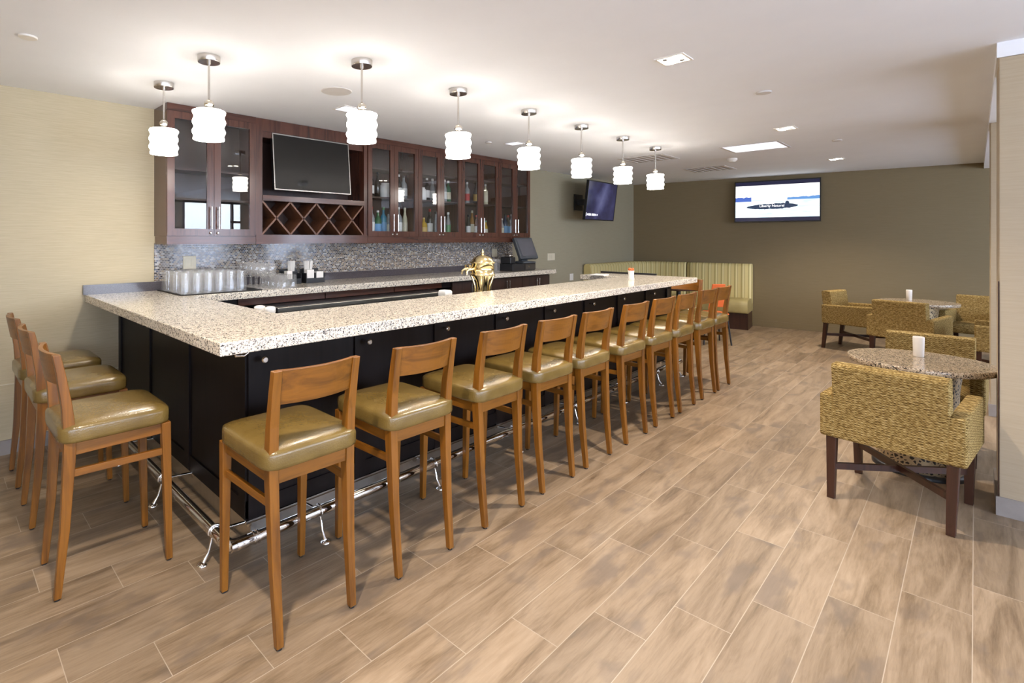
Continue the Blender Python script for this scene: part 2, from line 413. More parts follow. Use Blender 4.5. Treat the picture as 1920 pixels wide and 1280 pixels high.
# pillars between this room and the window side, under a shallow soffit
struct(MB().box(4.452, 12.0, -4.44, -.082, CEIL - .085, CEIL + .02).build('ceiling_soffit', M['ceil']))
for i, (px, py) in enumerate(((4.46, -.09), (6.9, -.09))):
    struct(MB().box(px, px + .52, py - .75, py, 0, CEIL - .086).build('pillar_%d' % (i + 1), M['pillar'], bevel=.004))
    struct(MB().box(px - .012, px + .532, py - .76, py + .012, 0, .105).build('trim_%d' % (i + 1), M['base']))
    if i == 0:
        struct(MB().box(px - .004, px + .03, py + .0005, py + .004, .105, 1.32).build('trim_3', M['leg_dark']))
struct(MB().box(-3.05, 1.16, YW - .012, YW, 0, .105).build('baseboard_left', M['base']))
struct(MB().box(-3.05, 1.16, YW - .006, YW, .502, .508).build('trim_4', M['cream']))
a2 = FA - nrm * .012; b2 = b - nrm * .012
struct(MB().prism([(a2.x, a2.y), (b2.x, b2.y), (b.x, b.y), (FA.x, FA.y)], 0, .105).build('baseboard_far', M['wall_far']))
struct(MB().box(6.62, 10.66, YW - .012, YW, 0, .105).build('baseboard_back', M['wall_far']))

# ------------------------------------------------------------------ bar
BX0, BX1, BY0, BY1 = .90, 6.47, 2.15, 2.80
bar = thing('bar_counter', 'long dark bar with pale speckled granite top, wrapping the serving area', 'bar', (BX0, BY0, 0))
def L(mb): # shift world coords into the bar's frame
    mb.v = [(x - BX0, y - BY0, z) for x, y, z in mb.v]; return mb
top = MB().prism([(.90, 2.15), (6.47, 2.15), (6.47, 3.30), (5.92, 3.30), (5.92, 2.80), (1.51, 2.80), (1.51, YW - .002), (.90, YW - .002)], 1.062, 1.12)
L(top).build('bar_top', M['granite'], bar, bevel=.005)
L(MB().prism([(1.15, 2.42), (6.40, 2.42), (6.40, 3.20), (6.02, 3.20), (6.02, 2.74), (1.46, 2.74), (1.46, YW - .004), (1.15, YW - .004)], .165, 1.062)).build('base_panel', M['espresso'], bar)
L(MB().prism([(1.205, 2.50), (6.34, 2.50), (6.34, 2.70), (1.42, 2.70), (1.42, YW - .004), (1.205, YW - .004)], 0, .165)).build('kick_plate', M['steel'], bar)
fr = MB()
for k in range(9):   # raised stiles and rails of the front panelling
    sx = 1.15 + k * .65
    fr.box(sx, min(sx + .075, 6.40), 2.408, 2.42, .18, 1.06)
fr.box(1.15, 6.40, 2.410, 2.42, 1.00, 1.06); fr.box(1.15, 6.40, 2.410, 2.42, .185, .27)
for k in range(4):
    sy = 2.42 + k * .755
    fr.box(1.138, 1.15, sy, min(sy + .075, 4.745), .18, 1.06)
fr.box(1.140, 1.15, 2.42, 4.745, 1.00, 1.06); fr.box(1.140, 1.15, 2.42, 4.745, .185, .27)
L(fr).build('panel_frame', M['espresso'], bar)
L(MB().box(1.137, 6.40, 2.404, 2.42, .165, .180)).build('edge_trim', M['chrome'], bar)
ft = MB(); ft.tube([(1.02, 4.70, .14), (1.02, 2.40, .14)], .026, 14); ft.tube([(1.02, 2.32, .14), (6.42, 2.32, .14)], .026, 14)
ft.tube([(1.02, 2.41, .14), (1.02, 2.355, .14), (1.03, 2.33, .14), (1.055, 2.32, .14), (1.10, 2.32, .14)], .029, 14)
for q in (1.13, 1.15): ft.tube([(q, 2.32, .14), (q + .008, 2.32, .14)], .031, 14)
L(ft).build('foot_rail', M['chrome'], bar)
def bracket(x, y, dx, dy):
    m = MB()
    ring = [(x + dx * .031 * math.cos(a), y + dy * .031 * math.cos(a), .14 + .031 * math.sin(a)) for a in [R(v) for v in range(-30, 220, 25)]]
    m.tube(ring, .006, 8)
    m.tube([(x - dx * .012, y - dy * .012, .115), (x - dx * .03, y - dy * .03, .05), (x - dx * .055, y - dy * .055, .012)], [.008, .007, .012], 8)
    m.lathe([(.026, 0), (.026, .006), (.012, .012)], 12, x - dx * .06, y - dy * .06, 0)
    m.tube([(x + dx * .02, y + dy * .02, .14), (x + dx * .175, y + dy * .175, .125)], .008, 8)
    m.tube([(x + dx * .168, y + dy * .168, .125), (x + dx * .179, y + dy * .179, .125)], .026, 12)
    L(m).build('rail_bracket', M['chrome'], bar)
for bx in (1.5, 2.35, 3.2, 4.05, 4.9, 5.75, 6.3): bracket(bx, 2.32, 0, 1)
for by in (2.5, 3.25, 4.0, 4.6): bracket(1.02, by, 1, 0)
hx = [1.215, 1.87, 2.53, 3.175, 3.825, 4.49, 5.10, 5.82]
for x in hx:
    m = MB(); m.tube([(x, 2.408, .966), (x, 2.372, .966)], .006, 8)
    m.tube([(x, 2.374, .966), (x, 2.368, .966), (x, 2.36, .966), (x, 2.355, .966)], [.010, .0175, .018, .012], 14)
    L(m).build('purse_hook', M['nickel'], bar)
m = MB(); m.tube([(.99, 2.2, 1.062), (.99, 2.2, 1.045), (1.03, 2.2, 1.04), (1.05, 2.2, 1.052)], .006, 8); L(m).build('corner_hook', M['nickel'], bar)
L(MB().box(6.26, 6.33, 2.400, 2.409, .87, .985)).build('bar_outlet', M['black'], bar)
# dark granite upstand where the bar meets the wall, and at the far return
L(MB().box(.885, 1.51, YW - .022, YW - .001, 1.12, 1.197)).build('upstand', M['dark_granite'], bar)
L(MB().box(6.44, 6.465, 2.60, 3.30, 1.12, 1.142)).build('end_strip', M['black'], bar)

# ------------------------------------------------------------------ back counter
bc = thing('back_counter', 'narrow pale granite counter along the tiled wall behind the bar', 'counter', (1.51, 4.11, 1.06))
def LB(mb): mb.v = [(x - 1.51, y - 4.11, z - 1.06) for x, y, z in mb.v]; return mb
LB(MB().box(1.512, 6.70, 4.11, YW - .002, 1.062, 1.12)).build('worktop', M['granite'], bc, bevel=.004)
LB(MB().box(1.512, 6.25, YW - .022, YW - .001, 1.12, 1.197)).build('upstand', M['dark_granite'], bc)
struct(MB().box(1.412, 6.50, YW - .012, YW - .0005, 1.197, 1.525).build('trim_5', M['mosaic']), 'small mosaic tile splashback above the back counter')

def bar_handle(name, x, y, z0, z1, parent, off, m='silver', r=.0065):
    mb = MB(); yy = y - .032
    mb.tube([(x, yy, z0), (x, yy, z1)], r, 8)
    for z in (z0 + .02, z1 - .02): mb.tube([(x, y, z), (x, yy, z)], r * .8, 6)
    mb.v = [(a - off[0], b - off[1], c - off[2]) for a, b, c in mb.v]
    return mb.build(name, M[m], parent)
names = ['first base cabinet right of the steel cooler, under the back counter', 'middle base cabinet of the three under the back counter', 'base cabinet at the far end of the back counter, below the till']
for i, (x0, x1) in enumerate(((4.54, 5.245), (5.245, 5.945), (5.945, 6.62))):
    off = (x0, 4.17, 0)
    cb = thing('base_cabinet', 'dark wood ' + names[i], 'cabinet', off, 0, 'base cabinets under the back counter')
    def S(mb): mb.v = [(a - off[0], b - off[1], c) for a, b, c in mb.v]; return mb
    S(MB().box(x0 + .001, x1 - .001, 4.19, YW - .004, .1, 1.06).box(x0 + .001, x1 - .001, 4.25, YW - .004, 0, .1)).build('body', M['espresso'], cb)
    xm = (x0 + x1) / 2
    for q0, q1, hxx in ((x0 + .004, xm - .002, xm - .03), (xm + .002, x1 - .004, xm + .03)):
        dr = S(MB().box(q0, q1, 4.17, 4.19, .11, 1.045)).build('door', M['cherry_in'], cb, bevel=.002)
        bar_handle('handle', hxx, 4.17, .82, 1.015, dr, off)
off = (1.55, 4.17, 0)
cb = thing('drawer_unit', 'dark wood drawer run under the back counter behind the steel cooler', 'cabinet', off)
def S(mb): mb.v = [(a - off[0], b - off[1], c) for a, b, c in mb.v]; return mb
S(MB().box(1.55, 4.538, 4.42, YW - .004, 0, .985).box(1.55, 4.538, 4.19, YW - .004, .992, 1.061)).build('body', M['espresso'], cb)
for q0, q1 in ((1.90, 2.76), (2.77, 3.63), (3.64, 4.36)):
    S(MB().box(q0, q1, 4.17, 4.19, .996, 1.056)).build('drawer', M['cherry_x'], cb, bevel=.002)
ck = thing('bottle_cooler', 'long low cooler with stainless steel top edge behind the bar', 'cooler', (2.12, 3.9, 0))
def S(mb): mb.v = [(a - 2.12, b - 3.9, c) for a, b, c in mb.v]; return mb
S(MB().box(2.14, 4.18, 3.93, 4.40, 0, .95)).build('body', M['black'], ck)
S(MB().box(2.12, 4.20, 3.90, 4.41, .95, .988)).build('steel_lid', M['steel'], ck, bevel=.003)
S(MB().box(2.16, 4.16, 3.98, 4.40, .988, .990)).build('lid_black_sheet', M['black'], ck)  # thin black sheet over the top of the steel lid
ub = thing('underbar_sink', 'stainless steel underbar worktop on the staff side of the bar', 'worktop', (1.52, 2.81, 0))
def S(mb): mb.v = [(a - 1.52, b - 2.81, c) for a, b, c in mb.v]; return mb
S(MB().box(1.53, 5.90, 2.81, 3.22, .955, 1.0)).build('steel_top', M['steel'], ub, bevel=.003)
S(MB().box(1.55, 5.88, 2.82, 3.20, .0, .955)).build('body', M['black'], ub)

# ------------------------------------------------------------------ upper cabinets
UF = 4.42; UZ0 = 1.515
def glass_cabinet(x0, x1, label, shelves, zt=2.61):
    off = (x0, UF, UZ0)
    c = thing('glass_cabinet', label, 'cabinet', off, 0, 'wall cabinets over the back bar')
    def S(mb): mb.v = [(a - off[0], b - off[1], q - off[2]) for a, b, q in mb.v]; return mb
    b = MB()
    b.box(x0 + .001, x0 + .02, UF + .022, YW - .002, 1.585, CEIL - .003); b.box(x1 - .02, x1 - .001, UF + .022, YW - .002, 1.585, CEIL - .003)
    b.box(x0 + .02, x1 - .02, UF + .022, YW - .014, 1.585, 1.604); b.box(x0 + .02, x1 - .02, UF + .022, YW - .014, 2.60, CEIL - .003)
    S(b).build('carcass', M['cherry'], c)
    S(MB().box(x0 + .02, x1 - .02, YW - .022, YW - .016, 1.604, 2.60)).build('back_board', M['cherry_in'], c)
    S(MB().box(x0 + .001, x1 - .001, UF + .004, YW - .03, UZ0, 1.584)).build('valance', M['cherry_x'], c)
    S(MB().box(x0 + .001, x1 - .001, UF + .002, UF + .021, zt, CEIL - .003)).build('cornice', M['cherry_x'], c)
    for z in shelves:
        S(MB().box(x0 + .022, x1 - .022, UF + .05, YW - .024, z - .018, z)).build('shelf', M['cherry_in'], c)
    xm = (x0 + x1) / 2
    for q0, q1, sgn in ((x0 + .003, xm - .0015, 1), (xm + .0015, x1 - .003, -1)):
        z0, z1, w_ = 1.588, zt - .002, .058
        m = MB().box(q0, q0 + w_, UF, UF + .02, z0, z1).box(q1 - w_, q1, UF, UF + .02, z0, z1)
        m.box(q0 + w_, q1 - w_, UF, UF + .02, z0, z0 + w_).box(q0 + w_, q1 - w_, UF, UF + .02, z1 - w_, z1)
        dr = S(m).build('door', M['cherry'], c)
        S(MB().box(q0 + w_ - .004, q1 - w_ + .004, UF + .010, UF + .0125, z0 + w_ - .004, z1 - w_ + .004)).build('glass_pane', M['glass'], dr)
        hxx = (q1 - .03) if sgn > 0 else (q0 + .03)
        bar_handle('handle', hxx, UF, 1.645, 1.835, dr, off)
        lk = MB(); lk.tube([(hxx, UF, 1.612), (hxx, UF - .012, 1.612), (hxx, UF - .016, 1.612)], [.011, .011, .006], 12); S(lk).build('lock', M['silver'], dr)
    return c
glass_cabinet(1.412, 2.185, 'empty dark cherry glass-door cabinet at the left end, nearest the bar stools by the wall', (1.905, 2.155))
cx = [3.475, 4.23, 4.99, 5.755, 6.50]
lb = ['bottle cabinet with two glass doors, directly right of the wine rack', 'bottle cabinet with two glass doors, second to the right of the wine rack',
      'bottle cabinet with two glass doors, third to the right of the wine rack', 'bottle cabinet at the right end above the till']
for i in range(4): glass_cabinet(cx[i], cx[i + 1], 'dark cherry ' + lb[i], (2.03, 2.35))
x0, x1 = 2.187, 3.473; off = (x0, UF, UZ0)
tu = thing('television_cabinet', 'dark cherry niche holding the black television over a lattice wine rack', 'cabinet', off, 0, 'wall cabinets over the back bar')
def S(mb): mb.v = [(a - off[0], b - off[1], q - off[2]) for a, b, q in mb.v]; return mb
m = MB().box(x0, x0 + .065, UF + .01, YW - .002, 1.586, CEIL - .003).box(x1 - .045, x1, UF + .01, YW - .002, 1.586, CEIL - .003)
m.box(x0 + .065, x1 - .045, UF + .01, YW - .002, 2.555, CEIL - .003).box(x0 + .065, x1 - .045, UF + .03, YW - .002, 2.50, 2.555)
S(m).build('carcass', M['cherry'], tu)
S(MB().box(x0 + .065, x1 - .045, YW - .03, YW - .004, 1.60, 2.55)).build('back_board', M['cherry_in'], tu)
S(MB().box(x0 + .065, x1 - .045, UF, YW - .03, 1.915, 1.965)).build('shelf', M['cherry_x'], tu)
S(MB().box(x0, x1, UF + .004, YW - .03, UZ0, 1.600)).build('valance', M['cherry_x'], tu)
rk = MB(); rx0, rx1 = x0 + .067, x1 - .047; st = (rx1 - rx0) / 4
for k in range(4):
    for s in (0, 1):
        p = (rx0 + k * st, 0, 1.602) if s == 0 else (rx0 + (k + 1) * st, 0, 1.602); q = (rx0 + (k + 1) * st, 0, 1.913) if s == 0 else (rx0 + k * st, 0, 1.913)
        ang = math.atan2(q[2] - p[2], q[0] - p[0]); nx, nz = -math.sin(ang) * .008, math.cos(ang) * .008
        yy0, yy1 = (UF + .02, YW - .035)
        B = [(p[0] - nx, yy0, p[2] - nz), (q[0] - nx, yy0, q[2] - nz), (q[0] + nx, yy0, q[2] + nz), (p[0] + nx, yy0, p[2] + nz)]
        T = [(a, yy1, c) for a, _, c in B]
        rk.hexa(B, T)
S(rk).build('wine_rack', M['lattice'], tu)

# ------------------------------------------------------------------ televisions
def television(label, loc, rz, tilt, w_, h_, screen, bezel=.014, rim='tv_black', mount=.12):
    t_ = thing('television', label, 'television', loc, rz, 'televisions')
    rot = (tilt, 0, 0)
    MB().box(-w_ / 2, w_ / 2, 0, .035, -h_ / 2, h_ / 2).build('casing', M['tv_black'], t_, bevel=.004, rot=rot)
    f = MB()
    f.box(-w_ / 2, w_ / 2, -.008, .004, -h_ / 2, -h_ / 2 + bezel).box(-w_ / 2, w_ / 2, -.008, .004, h_ / 2 - bezel, h_ / 2)
    f.box(-w_ / 2, -w_ / 2 + bezel, -.008, .004, -h_ / 2 + bezel, h_ / 2 - bezel).box(w_ / 2 - bezel, w_ / 2, -.008, .004, -h_ / 2 + bezel, h_ / 2 - bezel)
    f.build('bezel', M[rim], t_, rot=rot)
    MB().box(-w_ / 2 + bezel, w_ / 2 - bezel, -.003, -.001, -h_ / 2 + bezel, h_ / 2 - bezel).build('screen', screen, t_, rot=rot)
    mm = MB().box(-.16, .16, .036, .06, -.12, .12).box(-.05, .05, .06, mount - .02, -.05, .05).box(-.14, .14, mount - .02, mount, -.14, .14)
    mm.build('wall_mount', M['black'], t_)
    return t_
television('black switched-off television in the niche above the wine rack', (2.79, 4.42, 2.285), 0, R(-5), .875, .535, M['tv_off'], .010, 'silver', .28)
# wall set on a bracket: dark blue picture
t = NT('blue_picture'); x, y, z = t.sep(t.pos())[:3]
n = t.noise(t.comb(t.math('MULTIPLY', x, 2.0), t.math('MULTIPLY', z, 2.6)), 1.6, 3)
gl = t.math('MAXIMUM', t.math('SUBTRACT', 1.0, t.math('MULTIPLY', t.math('ADD', t.math('ABSOLUTE', t.math('ADD', x, t.math('MULTIPLY', z, -.5))), t.math('MULTIPLY', t.math('ABSOLUTE', t.math('SUBTRACT', z, .05)), .6)), 3.2)), 0.0)
f = t.math('ADD', t.math('MULTIPLY', n, .45), t.math('MULTIPLY', gl, .45))
t.put(t.b.inputs['Emission Color'], t.ramp(f, [(.1, (.010, .010, .025)), (.3, (.030, .030, .085)), (.6, (.09, .095, .20)), (.9, (.16, .17, .27))])); t.b.inputs['Emission Strength'].default_value = 1.0
t.fin((.01, .01, .012), .12)
tv2 = television('dark blue television picture on an arm beside the room corner', (8.42, 4.30, 2.20), R(2), R(7), 1.08, .655, t.m, .016, 'tv_black', .43)
for k, (cxx, ww, hh) in enumerate(((-.49, .018, .06), (-.44, .02, .03), (-.37, .07, .045), (-.25, .12, .04), (-.15, .05, .035), (-.09, .02, .03))):
    pass
cap = MB()
for cxx, ww, hh in ((-.50, .016, .06), (-.455, .03, .03), (-.38, .09, .035), (-.25, .12, .035), (-.16, .03, .03), (-.11, .03, .025)):
    cap.box(cxx - ww / 2, cxx + ww / 2, -.0045, -.0035, -.235 - hh / 2, -.235 + hh / 2)
M['caption'] = emit('lit_caption', (.85, .85, .95), .8)
cap.build('caption', M['caption'], tv2, rot=(R(7), 0, 0))
# far-wall set: pale lake picture with a dark island carrying white lettering
t = NT('lake_picture'); x, y, z = t.sep(t.pos())[:3]
n = t.noise(t.comb(t.math('MULTIPLY', x, 9.0), t.math('MULTIPLY', z, 3.0)), 1.6, 4)
n2 = t.noise(t.comb(t.math('MULTIPLY', x, 2.0), t.math('MULTIPLY', z, 16.0)), 1.6, 3)
ins = lambda a, lo, hi: t.math('MULTIPLY', t.math('GREATER_THAN', a, lo), t.math('LESS_THAN', a, hi))
water = t.mix(t.ramp(n2, [(.4, (0, 0, 0)), (.62, (1, 1, 1))]), (1.0, 1.0, 1.0, 1), (.55, .86, .97, 1))
col = t.mix(t.math('GREATER_THAN', z, .035), water, (1.0, .99, .97, 1))
hl = t.math('ADD', .03, t.math('MULTIPLY', n, .05))
lft = t.math('MULTIPLY', t.math('LESS_THAN', x, -.36), ins(z, .0, t.math('ADD', hl, .02)))
rgt = t.math('MULTIPLY', t.math('GREATER_THAN', x, .16), ins(z, .015, t.math('ADD', hl, t.math('MULTIPLY', t.math('SUBTRACT', x, .16), .03))))
col = t.mix(lft, col, (.06, .12, .42, 1)); col = t.mix(rgt, col, (.10, .24, .52, 1))
ed = t.math('ADD', -.055, t.math('MULTIPLY', n, .03))
ix = t.math('DIVIDE', t.math('ADD', x, .06), .37); iz = t.math('DIVIDE', t.math('ADD', t.math('SUBTRACT', z, t.math('MULTIPLY', x, .02)), .093), t.math('ADD', .022, t.math('MULTIPLY', n, .05)))
isl = t.math('LESS_THAN', t.math('ADD', t.math('MULTIPLY', ix, ix), t.math('MULTIPLY', iz, iz)), 1.0)
tree = t.math('LESS_THAN', t.math('ADD', t.math('POWER', t.math('DIVIDE', t.math('ADD', x, -.16), .03), 2.0), t.math('POWER', t.math('DIVIDE', t.math('ADD', z, .045), .045), 2.0)), t.math('ADD', .4, n))
col = t.mix(t.math('MAXIMUM', isl, tree), col, (.02, .035, .07, 1))
col = t.mix(t.math('GREATER_THAN', t.math('ABSOLUTE', z), .285), col, (.008, .008, .03, 1))
t.put(t.b.inputs['Emission Color'], col); t.b.inputs['Emission Strength'].default_value = 1.25; t.fin((.01, .01, .01), .15)
fd = math.atan2(11.052 - 10.894, 2.959 - 1.745)
tv3 = television('lit television with a pale lake picture high on the olive far wall', (10.875, 2.352, 2.225), -(PI / 2) + fd, R(-4), 1.235, .735, t.m, .018, 'tv_black', .09)
cu = bpy.data.curves.new('caption', 'FONT'); cu.body = 'Liberty Natural'; cu.size = .058; cu.align_x = 'CENTER'; cu.align_y = 'CENTER'; cu.extrude = .0005
M['letter'] = emit('lit_lettering', (1, 1, 1), 1.2); cu.materials.append(M['letter'])
tmp = bpy.data.objects.new('tmp', cu); COL.objects.link(tmp); dg = bpy.context.evaluated_depsgraph_get(); cm = bpy.data.meshes.new_from_object(tmp.evaluated_get(dg)); bpy.data.objects.remove(tmp)
co = bpy.data.objects.new('caption', cm); COL.objects.link(co); co.parent = tv3; co.matrix_local = Matrix.Rotation(R(-4), 4, 'X') @ Matrix.Translation((-.06, -.005, -.085)) @ Matrix.Rotation(PI / 2, 4, 'X')

# ------------------------------------------------------------------ bar stools
STOOLS = 'matching wooden bar stools'
st = thing('bar_stool', '', 'bar stool', (0, 0, 0), 0, STOOLS)
ST_SEAT_Z = .755
prof = [(.010, .674), (.002, .680), (0, .690), (0, .730), (.002, .738), (.006, .744), (.013, .749), (.024, .754), (.042, .759), (.07, .763), (.11, .767), (.16, .770), (.20, .771)]
MB().pillow(.222, .232, prof, 0, .0, 56, 9).build('seat', M['vinyl'], st)
MB().box(-.185, .185, .188, .212, .615, .676).build('seat_apron', M['stool_wood_x'], st, bevel=.002)
MB().box(-.176, .176, -.205, -.182, .615, .676).build('seat_apron', M['stool_wood_x'], st, bevel=.002)
for sx in (-1, 1):
    MB().hexa([(sx * .172 - .011, -.19, .612), (sx * .172 + .011, -.19, .612), (sx * .186 + .011, .19, .622), (sx * .186 - .011, .19, .622)],
              [(sx * .172 - .011, -.19, .676), (sx * .172 + .011, -.19, .676), (sx * .186 + .011, .19, .676), (sx * .186 - .011, .19, .676)]).build('side_rail', M['stool_wood_y'], st, bevel=.002)
    lg = MB().bar((sx * .194, .222, .008), (sx * .194, .204, .676), .028, .028, .042, .042).build('leg', M['stool_wood'], st, bevel=.003)
    MB().lathe([(.011, 0), (.011, .009)], 10, sx * .194, .222, 0).build('foot_glide', M['black_matte'], lg)
    # the rear post bends at the seat and leans outwards above it
    path = [(-.232, .008, .030, .028), (-.205, .30, .037, .036), (-.190, .60, .041, .046), (-.188, .70, .041, .048), (-.200, .84, .039, .040), (-.222, .98, .037, .034), (-.238, 1.062, .036, .030)]
    xs = [.170, .174, .178, .180, .181, .182, .183]
    vs = []; fs = []
    for (y, z, wx_, wy_), xx in zip(path, xs):
        vs += [(sx * xx - wx_ / 2, y - wy_ / 2, z), (sx * xx + wx_ / 2, y - wy_ / 2, z), (sx * xx + wx_ / 2, y + wy_ / 2, z), (sx * xx - wx_ / 2, y + wy_ / 2, z)]
    for i in range(len(path) - 1):
        for k in range(4): fs.append((i * 4 + k, i * 4 + (k + 1) % 4, i * 4 + 4 + (k + 1) % 4, i * 4 + 4 + k))
    fs += [(3, 2, 1, 0), tuple(range(len(vs) - 4, len(vs)))]
    lg = MB().add(vs, fs).build('leg', M['stool_wood'], st, bevel=.003)
    MB().lathe([(.011, 0), (.011, .009)], 10, sx * .170, -.232, 0).build('foot_glide', M['black_matte'], lg)
    MB().bar((sx * .176, -.19, .535), (sx * .192, .205, .535), .018, .032, up=(0, 0, 1)).build('stretcher', M['stool_wood_y'], st, bevel=.002)
br = MB(); N = 14; vs = []
for i in range(N + 1):
    u = -1 + 2 * i / N; x = u * .166; bow = .030 * (1 - u * u)
    for z, yy in ((.925, -.212), (1.062, -.236)):
        vs += [(x, yy - bow - .010, z), (x, yy - bow + .010, z)]
fs = []
for i in range(N):
    o = i * 4; p = o + 4
    fs += [(o, p, p + 2, o + 2), (o + 3, p + 3, p + 1, o + 1), (o + 2, p + 2, p + 3, o + 3), (o + 1, p + 1, p, o)]
fs += [(0, 2, 3, 1), (N * 4 + 1, N * 4 + 3, N * 4 + 2, N * 4)]
br.add(vs, fs).build('backrest', M['stool_wood_x'], st, bevel=.002)
front = [1.150, 1.762, 2.376, 2.939, 3.457, 4.064, 4.613, 5.128, 5.70, 6.153]
ordn = ['nearest stool of the long row, beside the bar corner', 'second stool of the long row from the near bar corner', 'third stool of the long row from the near bar corner', 'fourth stool of the long row from the near bar corner',
        'fifth stool of the long row from the near bar corner', 'sixth stool of the long row from the near bar corner', 'fourth stool from the far end of the long row', 'third stool from the far end of the long row',
        'second stool from the far end of the long row', 'last stool at the far end of the long row']
yc = 2.022
for i, x in enumerate(front):
    lab = 'honey wood bar stool, ' + ordn[i]; rz = random.uniform(-.02, .02)
    if i == 0: st.location = (x, yc, 0); st.rotation_euler = (0, 0, rz); st['label'] = lab
    else: dup(st, (x, yc, 0), rz, lab)
for y, lab in ((2.85, 'honey wood bar stool at the short bar end, nearest the bar corner'), (3.60, 'honey wood bar stool at the short bar end, middle of three'), (4.22, 'honey wood bar stool at the short bar end, against the khaki wall')):
    dup(st, (.636, y, 0), R(-90), lab)
dup(st, (6.74, 2.46, 0), R(90), 'honey wood bar stool beyond the far end of the bar, before the striped banquette')

# ------------------------------------------------------------------ pendants
pd = thing('pendant_lamp', '', 'pendant lamp', (0, 0, CEIL), 0, 'white glass pendants over the bar')
MB().lathe([(.064, -.038), (.066, -.034), (.066, -.001)], 32).build('canopy', M['nickel'], pd)
MB().tube([(0, 0, -.038), (0, 0, -.26)], .0065, 10).lathe([(.012, -.052), (.012, -.038)], 12).build('rod', M['nickel'], pd)
MB().lathe([(.006, -.262), (.017, -.268), (.026, -.278), (.030, -.290), (.026, -.302), (.017, -.312), (.024, -.316), (.024, -.322)], 20).build('glass_ball', plain('ball_silver', (.75, .70, .62), .12, 1.0), pd)
prof = []
for k in range(25):
    z = -.332 - .176 * k / 24; u = k / 24
    r = .0915 + .005 * math.sin(u * 2 * PI * 3 + .6) + (.0 if 0 < k < 24 else -.004)
    prof.append((r, z))
prof2 = prof[::-1]
inner = [(r - .006, z) for r, z in prof]
MB().lathe(inner + prof2 + inner[:1], 48, ripple=.018, waves=9, capb=False, capt=False).build('shade', M['shade'], pd)
sp = MB().tube([(0, 0, -.322), (0, 0, -.37)], .012, 10)
for k in range(3):
    a = k * 2 * PI / 3; sp.tube([(0, 0, -.342), (.087 * math.cos(a), .087 * math.sin(a), -.342)], .003, 6)
sp.lathe([(.070, -.346), (.072, -.342), (.072, -.338), (.012, -.330)], 24)  # wide cap disc added to block the bulb's upward light
sp.build('holder_and_baffle', M['nickel'], pd)
MB().lathe([(.010, -.37), (.020, -.380), (.022, -.395), (.014, -.412), (.002, -.416)], 16).build('bulb', M['lamp'], pd)
spots = [(1.225, 3.90), (1.25, 3.15), (1.98, 2.58), (2.885, 2.59), (3.795, 2.595), (4.68, 2.595), (5.55, 2.59), (6.45, 2.61)]
pl = ['over the short bar end, nearest the khaki wall', 'second from the khaki wall, by the empty glass cabinet', 'in front of the switched-off television', 'first in front of the bottle cabinets',
      'in front of the right end of the bottle cabinets', 'fourth from the far end, just left of the blue television', 'second from the far end, just right of the blue television', 'smallest in view, at the far end of the bar']
pl[5] = 'third from the far end, in front of the blue television'
for i, (x, y) in enumerate(spots):
    lab = 'glowing white glass pendant lamp ' + pl[i]
    if i == 0: pd.location = (x, y, CEIL); pd['label'] = lab
    else: dup(pd, (x, y, CEIL), R(23 * i), lab)
for x, y in spots:
    ld = bpy.data.lights.new('bulb_light', 'POINT'); ld.energy = BULB_W; ld.color = (1.0, .90, .77); ld.shadow_soft_size = .045
    lo = bpy.data.objects.new('bulb_light', ld); COL.objects.link(lo); lo.location = (x, y, CEIL - .445)

# ------------------------------------------------------------------ ceiling fittings
dl = thing('downlight', '', 'downlight', (0, 0, CEIL), 0, 'square recessed downlights')
f = MB()
for a in ((-.085, .085, -.085, -.072), (-.085, .085, .072, .085), (-.085, -.072, -.072, .072), (.072, .085, -.072, .072)): f.box(*a, -.006, 0)
f.build('frame', M['white'], dl)
MB().box(-.072, .072, -.072, .072, -.002, -.0005).build('tray', M['tray'], dl)
for a, b in ((-.034, -.034), (.034, .034), (-.036, .036), (.036, -.036)):
    MB().lathe([(.028, -.010), (.031, -.003)] if a == b else [(.013, -.008), (.015, -.003)], 20, a, b, 0).build('lamp', M['lamp'] if (a == b) else M['dark_trim'], dl)
dls = [(3.385, 1.26, 'brightest square downlight, on the ceiling above the near floor'), (6.32, 1.285, 'square downlight in the middle of the ceiling'), (9.25, 1.305, 'square downlight near the far wall'), (.45, 1.26, 'square downlight on the ceiling over the camera position'), (1.5, -2.2, 'square downlight on the window side near the camera'), (5.7, -2.2, 'square downlight on the window side behind the pillars')]
dls = dls[:4] + [(-2.45, 1.26, 'extra square downlight added unseen behind the camera to brighten the ceiling')]  # last fitting is an unseen extra, added to brighten the ceiling
for i, (x, y, lab) in enumerate(dls):
    if i == 0: dl.location = (x, y, CEIL); dl['label'] = lab
    else: dup(dl, (x, y, CEIL), 0, lab)
    ld = bpy.data.lights.new('downlight_beam', 'SPOT'); ld.energy = DOWN_W; ld.color = WARM; ld.spot_size = R(128); ld.spot_blend = .7; ld.shadow_soft_size = .05
    lo = bpy.data.objects.new('downlight_beam', ld); COL.objects.link(lo); lo.location = (x, y, CEIL - .03)
def disc(name, cat, label, x, y, r, h=.012, mat='grille', group=None, dome=False):
    p = [(r * .6, -h), (r, -h * .45), (r, -.0005)] if dome else [(r * .93, -h), (r, -h * .6), (r, -.0005)]
    o = MB().lathe(p, 28).build(name, M[mat]); o.location = (x, y, CEIL); return tag(o, label, cat, group)
disc('ceiling_speaker', 'speaker', 'round flush ceiling speaker between the bar pendants and the television', 2.25, 3.24, .115, .006)
disc('ceiling_speaker', 'speaker', 'small round white plate on the ceiling at the far left', .395, 3.51, .045, .01, 'white')
disc('ceiling_sprinkler', 'sprinkler', 'small round sprinkler cover between the two nearest downlights', 4.64, 1.08, .05, .012, 'grille', 'ceiling sprinkler covers')
